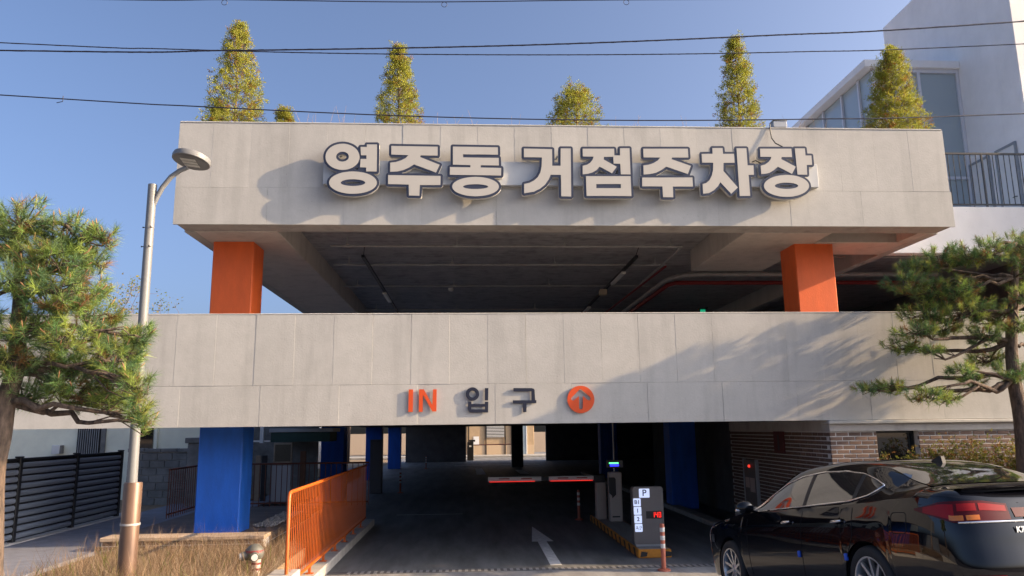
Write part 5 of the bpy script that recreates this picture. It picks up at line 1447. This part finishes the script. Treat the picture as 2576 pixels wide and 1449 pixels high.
for k, dgt in enumerate('140'):
    mb = MB(); ox = .07 + k * .062; w, h = .034, .042; oz = .568
    S_ = {'a': (0, h, w, h), 'b': (w, 0, w, h), 'c': (w, -h, w, 0), 'd': (0, -h, w, -h), 'e': (0, -h, 0, 0), 'f': (0, 0, 0, h), 'g': (0, 0, w, 0)}
    for sg in SEG[dgt]:
        a, b, c, d = S_[sg]
        mb.box((ox + a - .006, -.008, oz + b - .006), (ox + c + .006, -.0045, oz + d + .006))
    mb.build('digit', M['led_red'], ps)
# barrier gate
gt = thing('barrier_gate', 'car park barrier with a pale cabinet and a lowered boom lined with red lights', 'barrier', (3.30, 18.85, .156))
MB().box((-.22, 0, 0), (.02, .30, .93), .02).build('cabinet', M['machine'], gt)
MB().box((-.27, -.03, .87), (.0, .32, 1.06), .02).build('motor_housing', M['black'], gt)
M['boom_white'] = pm('boom_white', (.75, .72, .70), .5)
for a, b in ((-2.86, -1.56), (-1.38, -.27)):
    MB().box((a, .06, .93), (b, .10, 1.03), .006).build('boom', M['boom_white'], gt)
    mb = MB(); mb.tube([(a + .03, .052, .918), (b - .16 if a < -2 else b - .03, .052, .92)], .006, 6); mb.build('light_strip', M['led_red'], gt)
    for k in range(2):
        xx = a + (b - a) * (.2 + .42 * k)
        MB().box((xx, .054, .975), (xx + .26, .0595, 1.0)).build('red_stripe', pm('boom_red', (.35, .04, .04), .5), gt)
MB().box((-1.57, .065, .94), (-1.37, .095, 1.02)).build('boom_joint', M['black'], gt)
# ticket machine with display on a post
tk = thing('ticket_machine', 'pale ticket machine column carrying a small colour display on a thin post', 'ticket machine', (3.46, 18.35, .156))
MB().box((-.15, 0, 0), (.15, .26, 1.14), .02).build('cabinet', M['machine'], tk)
mb = MB(); mb.prism_xz([(-.165, 1.02), (-.03, 1.02), (.0, .98), (.0, .62), (-.09, .54), (-.10, .60), (-.165, .66)], -.014, -.001); mb.build('reader', M['black'], tk)
mb = MB(); mb.tube([(0, .13, 1.14), (0, .13, 2.4)], .02, 10); mb.build('post', M['grey_metal'], tk, 40)
dp = MB().box((-.19, .02, 1.24), (.20, .10, 1.42), .008).build('display_case', M['sign_grey'], tk)
MB().box((-.165, .012, 1.265), (.11, .0195, 1.395)).build('screen', M['black'], dp)
MB().box((-.14, .007, 1.335), (.085, .0115, 1.365)).build('green_line', M['led_green'], dp)
MB().box((-.12, .007, 1.275), (.095, .0115, 1.32)).build('blue_line', M['led_blue'], dp)
MB().box((-.10, -.004, .10), (.08, -.001, .13)).build('slot', M['black'], tk)
# flexible bollards
M['bol_orange'] = pm('bollard_orange', (.42, .12, .07), .6, var=.12, vscale=6)
M['bol_white'] = pm('bollard_white', (.6, .6, .58), .4)
def bollard(label, x, y, zb=0.0, h=.75):
    t = thing('flexible_bollard', label, 'bollard', (x, y, zb), 0, 'flexible bollards at the gate')
    mb = MB(); mb.lathe([(0, h), (.032, h), (.038, h - .012), (.038, .03), (.06, .03)], (0, 0, 0), 'Z', 20); mb.build('tube', M['bol_orange'], t, 40)
    mb = MB(); mb.lathe([(.055, .04), (.105, .022), (.11, .0), (0, .001)], (0, 0, 0), 'Z', 24); mb.build('base', M['bol_orange'], t, 40)
    for k in range(3):
        mb = MB(); mb.lathe([(.0385, h - .06 - .13 * k), (.0397, h - .062 - .13 * k), (.0397, h - .128 - .13 * k), (.0385, h - .13 - .13 * k)], (0, 0, 0), 'Z', 20); mb.build('reflective_band', M['bol_white'], t, 40)
bollard('orange flexible bollard with white bands in front of the parking totem', 3.22, 13.05, 0)
bollard('faded flexible bollard standing just beyond the lowered barrier boom', 2.82, 20.2, 0)
bollard('flexible bollard beside the grey pillar cabinet inside the garage', -2.62, 29.5, 0)
bollard('farthest flexible bollard on the lit floor between the blue columns', -2.62, 46.5, 0)
# drain
dr = thing('drain_grate', 'long slotted steel drain grate set across the drive at the entrance', 'drain', (0, 13.42, .002))
mb = MB(); mb.box((-2.38, -.10, 0), (6.2, .12, .004)); mb.build('channel', pm('drain_dark', (.10, .10, .105), .7), dr)
mb = MB()
for k in range(76): mb.box((-2.05 + k * .109, -.09, .004), (-2.05 + k * .109 + .055, .11, .009))
mb.build('grate_bars', pm('grate_steel', (.27, .27, .275), .6, metal=.1), dr)['kind'] = 'stuff'

# ================================================================ ORANGE FENCE on the kerb wall
kb = MB(); kb.box((-2.78, 11.5, -.02), (-2.40, 19.9, .15), .012)
tag(kb.build('kerb_wall', M['concrete']), 'low concrete kerb wall along the drive carrying the orange fence', 'kerb wall')
M['fence_orange'] = pm('fence_orange', (.48, .10, .012), .45, var=.05, vscale=4)
FX, FY0, FY1 = -2.52, 11.05, 19.1
of = thing('orange_fence', 'orange painted railing of close vertical bars along the drive', 'fence', (FX, FY0, .15))
LN = FY1 - FY0
mb = MB(); mb.tube([(0, 0.02, .05), (0, .0, 1.29), (0, .03, 1.345), (0, .09, 1.36), (0, LN, 1.36)], .026, 12); mb.build('frame', M['fence_orange'], of, 50)
mb = MB(); mb.tube([(0, .02, .12), (0, LN, .12)], .022, 10); mb.build('bottom_rail', M['fence_orange'], of, 50)
fb = MB().box((-.0045, -.009, .12), (.0045, .009, 1.35)).mesh('bar', M['fence_orange'])
k = 0
while .11 + k * .122 < LN:
    link('bar', fb, of, (0, .11 + k * .122, 0)); k += 1
ft = MB().box((-.02, -.02, .01), (.02, .02, .12)).box((-.06, -.06, 0), (.06, .06, .01)).mesh('foot', M['fence_orange'])
for k in range(7): link('foot', ft, of, (0, .45 + k * 1.13, 0))
# planting strip under the street end of the fence
kb = MB(); kb.box((-2.78, 8.2, 0), (-2.42, 11.49, .42), .012)
tag(kb.build('kerb', M['concrete']), kind='structure')

# ================================================================ DECK on the left
M['deck'] = pm('deck_wood', (.12, .10, .095), .75, var=.25, vscale=10, bump=.3, bscale=40, rand=.2, stretch=(.2, 3, 3))
M['deck_edge'] = pm('deck_edge_wood', (.34, .24, .16), .7, var=.2, vscale=8, bump=.3, bscale=40, stretch=(.2, 3, 3))
dk = thing('timber_deck', 'raised timber deck on a brick base round the blue column', 'deck', (-6.2, 13.62, .4))
MB().box((0.02, .03, 0), (2.58, 5.5, .115)).build('base', M['mortar'], dk)
MB().box((0, -.01, .116), (2.62, .06, .18), .008).build('fascia', M['deck_edge'], dk)
MB().box((2.60, .061, .10), (2.65, 5.55, .18), .006).build('fascia', M['deck'], dk)
bd = MB().box((0, 0, 0), (2.59, .128, .03), .004).mesh('board', M['deck'])
for k in range(40): link('board', bd, dk, (0, .064 + k * .136, .145))
r2 = random.Random(4)
bsm = MB().box((0, 0, 0), (.20, .05, .058), .004).mesh('brick', M['brick']); bsm2 = MB().box((0, 0, 0), (.05, .20, .058), .004).mesh('brick', M['brick'])
for row in range(1):
    for k in range(12): link('brick', bsm, dk, (.02 + k * .213, -.002, .03))
    for k in range(20): link('brick', bsm2, dk, (2.56, .08 + k * .213, .03))
# front retaining step in sun
M['tan_stone'] = pm('tan_coping', (.42, .32, .23), .8, var=.15, vscale=4, bump=.2)
cp_ = thing('planter_step', 'pale tan coping on a low brick wall in front of the timber deck', 'step', (-6.0, 13.2, .40))
MB().box((-.02, -.03, .21), (2.62, .40, .275), .01).build('coping', M['tan_stone'], cp_)
MB().box((0, .006, 0), (2.6, .38, .209)).build('mortar_bed', M['mortar'], cp_)
for row in range(3):
    for k in range(12): link('brick', bsm, cp_, (.02 + k * .213 - (.1 if row % 2 else 0), 0, .005 + row * .07))
# gravel beside the column
rg = np.random.default_rng(12); mb = MB()
for k in range(500):
    r_ = rg.uniform(.015, .035); mb.ball((rg.uniform(-4.08, -3.68), rg.uniform(15.0, 17.4), .595 + rg.uniform(0, .02)), (r_, r_, r_ * .7), 6)
tag(mb.build('gravel', pm('gravel', (.33, .32, .31), .9, var=.3, vscale=20)), 'loose grey gravel beside the blue column', 'gravel', kind='stuff')
# brown deck railing
M['rail_brown'] = pm('rail_brown', (.12, .035, .018), .5)
rr_ = thing('deck_railing', 'brown bar railing round the back of the timber deck', 'railing', (-6.2, 19.0, .575))
mb = MB(); mb.tube([(-.15, -2.2, 1.0), (-.15, 0, 1.0), (3.75, 0, 1.0)], .022, 10); mb.build('top_rail', M['rail_brown'], rr_, 40)
mb = MB(); mb.tube([(-.15, -2.2, .08), (-.15, 0, .08), (3.75, 0, .08)], .018, 8); mb.build('bottom_rail', M['rail_brown'], rr_, 40)
rbm = MB().box((-.008, -.008, 0), (.008, .008, 1.0)).mesh('bar', M['rail_brown'])
for k in range(17): link('bar', rbm, rr_, (-.15, -2.2 + k * .13, 0))
for k in range(30): link('bar', rbm, rr_, (-.02 + k * .13, 0, 0))

# ================================================================ FIRE HYDRANT
M['hyd_grey'] = pm('hydrant_grey', (.11, .11, .095), .5, var=.2, vscale=12); M['hyd_pink'] = pm('hydrant_pale', (.55, .42, .36), .6, var=.15, vscale=8); M['hyd_red'] = pm('hydrant_red', (.20, .035, .035), .6, var=.25, vscale=10)
hy = thing('fire_hydrant', 'weathered red and grey fire hydrant standing in the dry grass by the orange fence', 'fire hydrant', (-2.93, 11.05, .36))
hy.scale = (1.32, 1.32, 1.32)
mb = MB(); mb.lathe([(.0, .0), (.07, .0), (.07, .02), (.048, .03), (.048, .22), (.0, .22)], (0, 0, 0), 'Z', 20); mb.build('standpipe', M['hyd_pink'], hy, 40)
for z in (.10, .155):
    mb = MB(); mb.lathe([(.0485, z), (.0495, z), (.0495, z + .022), (.0485, z + .022)], (0, 0, 0), 'Z', 20); mb.build('red_band', M['hyd_red'], hy)
mb = MB(); mb.ball((-.02, 0, .27), (.10, .095, .085), 16); mb.build('head', M['hyd_grey'], hy, 60)
mb = MB(); mb.lathe([(.095, .27), (.08, .32), (.045, .352), (0, .36)], (-.02, 0, 0), 'Z', 18); mb.build('cap', M['hyd_grey'], hy, 60)
mb = MB(); mb.lathe([(.088, .303), (.094, .30), (.094, .285), (.098, .28)], (-.02, 0, 0), 'Z', 18); mb.build('red_rim', M['hyd_red'], hy, 60)
for a in (205, 285):
    dx, dy = math.cos(R(a)), math.sin(R(a))
    mb = MB(); mb.tube([(-.02 + dx * .06, dy * .06, .25), (-.02 + dx * .13, dy * .13, .245)], .045, 14); mb.build('outlet', M['hyd_grey'], hy, 40)
    mb = MB(); mb.tube([(-.02 + dx * .13, dy * .13, .245), (-.02 + dx * .15, dy * .15, .243)], .032, 14); mb.build('outlet_cap', M['bol_white'], hy, 40)

# ================================================================ LEFT SIDE: slat fence, block wall, neighbours
M['slat'] = pm('slat_bluegrey', (.17, .20, .26), .38, metal=.2, rand=.08)
M['fence_post'] = pm('fence_post_dark', (.010, .011, .014), .5)
sf = thing('slat_fence', 'dark metal fence of rounded horizontal slats between square posts', 'fence', (-8.12, 10.4, .46))
pst = MB().box((-.05, -.05, 0), (.05, .05, 1.47), .006).box((-.055, -.055, 1.471), (.055, .055, 1.50), .005).mesh('post', M['fence_post'])
sl = MB(); prof = [(.02, 0), (.034, .02), (.038, .045), (.030, .075), (.015, .09), (-.01, .09), (-.02, .05), (-.02, .0)]
sl.add([(x, 0, z) for x, z in prof] + [(x, 1.92, z) for x, z in prof], [tuple(range(8)), tuple(range(15, 7, -1))] + [(i, 8 + i, 8 + (i+1) % 8, (i+1) % 8) for i in range(8)])
slm = sl.mesh('slat', M['slat'], 50)
bk = MB().box((-.03, .05, .03), (-.022, 1.97, 1.44)).mesh('back_sheet', M['fence_post'])
tr_ = MB().box((-.03, .05, 1.43), (.035, 1.97, 1.465)).mesh('top_rail', M['fence_post'])
for b in range(4):
    link('post', pst, sf, (0, b * 2.02, 0))
    link('back_sheet', bk, sf, (0, b * 2.02, 0)); link('top_rail', tr_, sf, (0, b * 2.02, 0))
    for k in range(11): link('slat', slm, sf, (0, b * 2.02 + .05, .06 + k * .124))
link('post', pst, sf, (0, 8.08, 0))
fk = MB(); fk.box((-8.35, 9.5, .3), (-7.96, 19.5, .475), .02)
tag(fk.build('fence_kerb', M['concrete']), 'rough concrete strip under the dark slat fence', 'kerb')
# block wall beyond the fence
M['block'] = pm('weathered_block', (.20, .20, .195), .95, var=.35, vscale=3, bump=.4, bscale=40, rand=.10, world=True)
bk_ = thing('block_wall', 'old weathered grey block wall between the slat fence and the deck', 'wall', (-9.3, 21.6, .4))
MB().box((0, .03, 0), (1.75, .18, 1.46)).build('mortar_bed', M['mortar'], bk_)
blm = MB().box((0, 0, 0), (.385, .05, .185), .008).mesh('block', M['block'])
blh = MB().box((0, 0, 0), (.19, .05, .185), .008).mesh('block', M['block'])
for row in range(7):
    x = 0.0; first = row % 2
    while x < 1.7:
        me_ = blh if first or 1.75 - x < .38 else blm
        first = 0
        link('block', me_, bk_, (x, r2.uniform(-.006, .006), .02 + row * .197)); x += .395 if me_ is blm else .20
for k in range(4):
    MB().box((k * .44, -.04, 1.41 + r2.uniform(-.01, .02)), (k * .44 + .43, .22, 1.50 + r2.uniform(0, .03)), .012).build('coping_stone', M['block'], bk_)
gp = thing('gate_pillar', 'weathered concrete gate pillar with a wider cap beside the block wall', 'pillar', (-7.22, 21.0, .4))
MB().box((-.22, -.2, 0), (.22, .2, 1.66), .015).build('shaft', M['block'], gp)
MB().box((-.28, -.26, 1.661), (.28, .26, 1.80), .015).build('cap', M['block'], gp)
# mint house behind
M['mint'] = pm('pale_mint_render', (.86, .86, .70), .9, var=.10, vscale=1.2, bump=.15, bscale=60, world=True)
ho = thing('mint_house', 'pale mint rendered house behind the slat fence', 'house', (-18, 23.4, 0))
MB().box((0, 0, 0), (10.1, 7, 3.6), .02).build('wall', M['mint'], ho)
MB().box((-.05, -.08, 3.61), (10.15, 7.1, 3.75), .02).build('roof', M['concrete'], ho)
lv = MB().box((6.45, -.05, .4), (7.10, -.002, 3.0)).build('louvre_door', M['dark_metal'], ho)
lvm = MB().box((0, 0, 0), (.018, .03, 2.5)).mesh('louvre_slat', M['grey_metal'])
for k in range(10): link('louvre_slat', lvm, lv, (6.50 + k * .062, -.082, .45))
wd_ = MB().box((8.05, -.04, 1.0), (8.62, -.002, 3.0)).build('window', M['glass_dark'], ho)
MB().box((8.66, -.06, .9), (8.76, -.002, 3.05), .01).build('window_surround', M['mint'], wd_)
MB().box((7.12, -.06, .4), (7.26, -.002, 3.0), .01).build('door_surround', M['block'], lv)
ac = thing('wall_box', 'small white box mounted on the mint wall above the slat fence', 'box', (-12.15, 23.37, 1.76))
MB().box((0, -.22, 0), (.22, 0, .26), .01).build('case', M['white_paint'], ac); MB().box((.221, -.20, .01), (.25, -.02, .25)).build('side_vent', M['block'], ac)
# sheds and boards behind the railing
sh_ = thing('green_canopy', 'dark green shop canopy under a white gutter beyond the deck railing', 'canopy', (-6.3, 23.4, 0))
mb = MB(); mb.prism_xz([(.35, 2.02), (2.1, 2.02), (2.1, 2.30), (.35, 2.30)], 0, 1.2); mb.build('valance', pm('dark_green', (.012, .05, .04), .6, var=.2), sh_)
MB().box((.3, -.05, 2.305), (2.2, 1.2, 2.42), .01).build('gutter', M['grey_metal'], sh_)
MB().box((.05, -.1, 2.0), (.16, 0, 2.6)).build('downpipe', M['white_paint'], sh_)
MB().box((-.4, -.06, 2.03), (.34, .02, 2.08)).build('rail', M['white_paint'], sh_)
MB().box((-.5, 1.25, .3), (1.5, 1.4, 2.9)).build('back_wall', M['block'], sh_)
bd_ = thing('notice_board', 'wooden framed board with a brown mesh panel above a white sheet behind the railing', 'board', (-5.55, 22.2, .4))
MB().box((0, 0, 1.0), (.52, .06, 1.62), .008).build('frame', pm('pale_wood', (.33, .26, .19), .7, var=.2), bd_)
MB().box((.04, -.006, 1.10), (.48, -.001, 1.57)).build('mesh_panel', pm('mesh_brown', (.11, .09, .06), .8, var=.3, vscale=40), bd_)
MB().box((-.02, .0, 0), (.50, .05, .99), .006).build('white_sheet', pm('pale_sheet', (.42, .42, .44), .6), bd_)
pl_ = thing('leaning_planks', 'pale and dark planks leaning behind the deck railing by the blue column', 'planks', (-5.98, 22.0, .4))
for i, (x, c) in enumerate(((.0, (.30, .24, .18)), (.17, (.02, .02, .025)))):
    MB().box((x, 0, 0), (x + .14, .05, 1.28), .004).build('plank', pm('plank_%d' % i, c, .8, var=.2), pl_)
br_ = thing('brown_post_board', 'narrow brown board standing beside the notice board', 'board', (-4.80, 22.2, .4))
MB().box((0, 0, 0), (.16, .06, 1.38), .006).build('panel', pm('brown_board', (.13, .06, .03), .8, var=.2), br_)
gc = thing('grey_cabinet', 'tall plain grey cabinet standing at the garage end of the orange fence', 'cabinet', (-3.52, 29.4, 0))
MB().box((-.24, 0, 0), (.20, .45, 1.98), .015).build('case', pm('cabinet_grey', (.20, .20, .21), .6), gc)
MB().box((-.18, -.006, .1), (.16, -.001, 1.9)).build('door', pm('cabinet_grey_door', (.22, .22, .23), .6), gc)

# ================================================================ FAR END of the garage
M['tan_brick'] = pm('tan_brick', (.42, .30, .18), .85, var=.12, vscale=3, bump=.2)
fbld = thing('far_building', 'sunlit tan brick building with a louvre and a glass door seen through the garage', 'building', (-3, 66, 0))
MB().box((0, 0, 0), (8.5, 6, 5), .02).build('wall', M['tan_brick'], fbld)
MB().box((2.8, -.03, 0), (8.5, -.002, .9)).build('plinth', pm('tan_plinth', (.50, .37, .24), .8), fbld)
lb = MB().box((4.42, -.06, 1.55), (5.95, -.002, 2.6)).build('louvre', M['dark_metal'], fbld)
ls = MB().box((0, 0, 0), (1.50, .03, .05)).mesh('louvre_slat', M['white_paint'])
for k in range(8): link('louvre_slat', ls, lb, (4.435, -.092, 1.58 + k * .125))
for x in (2.85, 4.33, 5.97): MB().box((x, -.08, 0), (x + .09, -.03 - .002, 3)).build('pipe', M['dark_metal'], fbld)
MB().box((3.3, -.034, .95), (3.78, -.031, 1.65)).build('poster', M['white_paint'], fbld)
fd = MB().box((6.55, -.06, .1), (7.9, -.002, 2.6)).build('glass_door', M['glazing'], fbld)
for x in (6.55, 7.2, 7.82): MB().box((x, -.10, .1), (x + .07, -.061, 2.6)).build('door_frame', M['white_paint'], fd)
fc = MB(); fc.box((-10, 62.5, -.02), (12, 66, .12))
tag(fc.build('far_pavement', M['pavement']), kind='structure')
fg = thing('far_barrier_gate', 'small dark barrier with a thin red boom at the far exit of the garage', 'barrier', (.0, 57.5, 0))
MB().box((-.2, 0, 0), (.28, .4, 1.35), .03).build('cabinet', M['black'], fg); MB().box((-.05, -.02, 1.36), (.40, .3, 1.50), .02).build('cap', M['black'], fg)
MB().box((-.06, -.008, .98), (.10, -.001, 1.10)).build('mark', M['white_paint'], fg)
mb = MB(); mb.tube([(.28, .1, 1.12), (3.6, .1, 1.16)], .035, 8); mb.build('boom', pm('far_boom', (.10, .02, .02), .5), fg)

# house with pale siding seen between the blue columns
sd = thing('siding_house', 'low pale house with horizontal siding seen between the blue columns', 'house', (-14.2, 27, 0))
MB().box((0, 0, 0), (5.2, 22, 3.4), .02).build('wall', M['white_paint'], sd)
bm_ = MB().box((0, 0, 0), (.02, 21.9, .115)).mesh('siding_board', M['white_paint'])
for k in range(22): link('siding_board', bm_, sd, (5.201, .05, .4 + k * .13))
MB().box((-.2, -.2, 3.41), (5.4, 22.2, 3.6), .02).build('roof', M['concrete'], sd)
for y in (6.5, 14.0):
    w_ = MB().box((5.222, y, 1.2), (5.26, y + 1.1, 2.4)).build('window', M['glass_dark'], sd)
    for a_, b_2, c_2, d_ in ((y - .06, y, 1.14, 2.46), (y + 1.1, y + 1.16, 1.14, 2.46), (y, y + 1.1, 2.4, 2.46), (y, y + 1.1, 1.14, 1.2)):
        MB().box((5.222, a_, c_2), (5.275, b_2, d_)).build('window_frame', M['dark_metal'], w_)
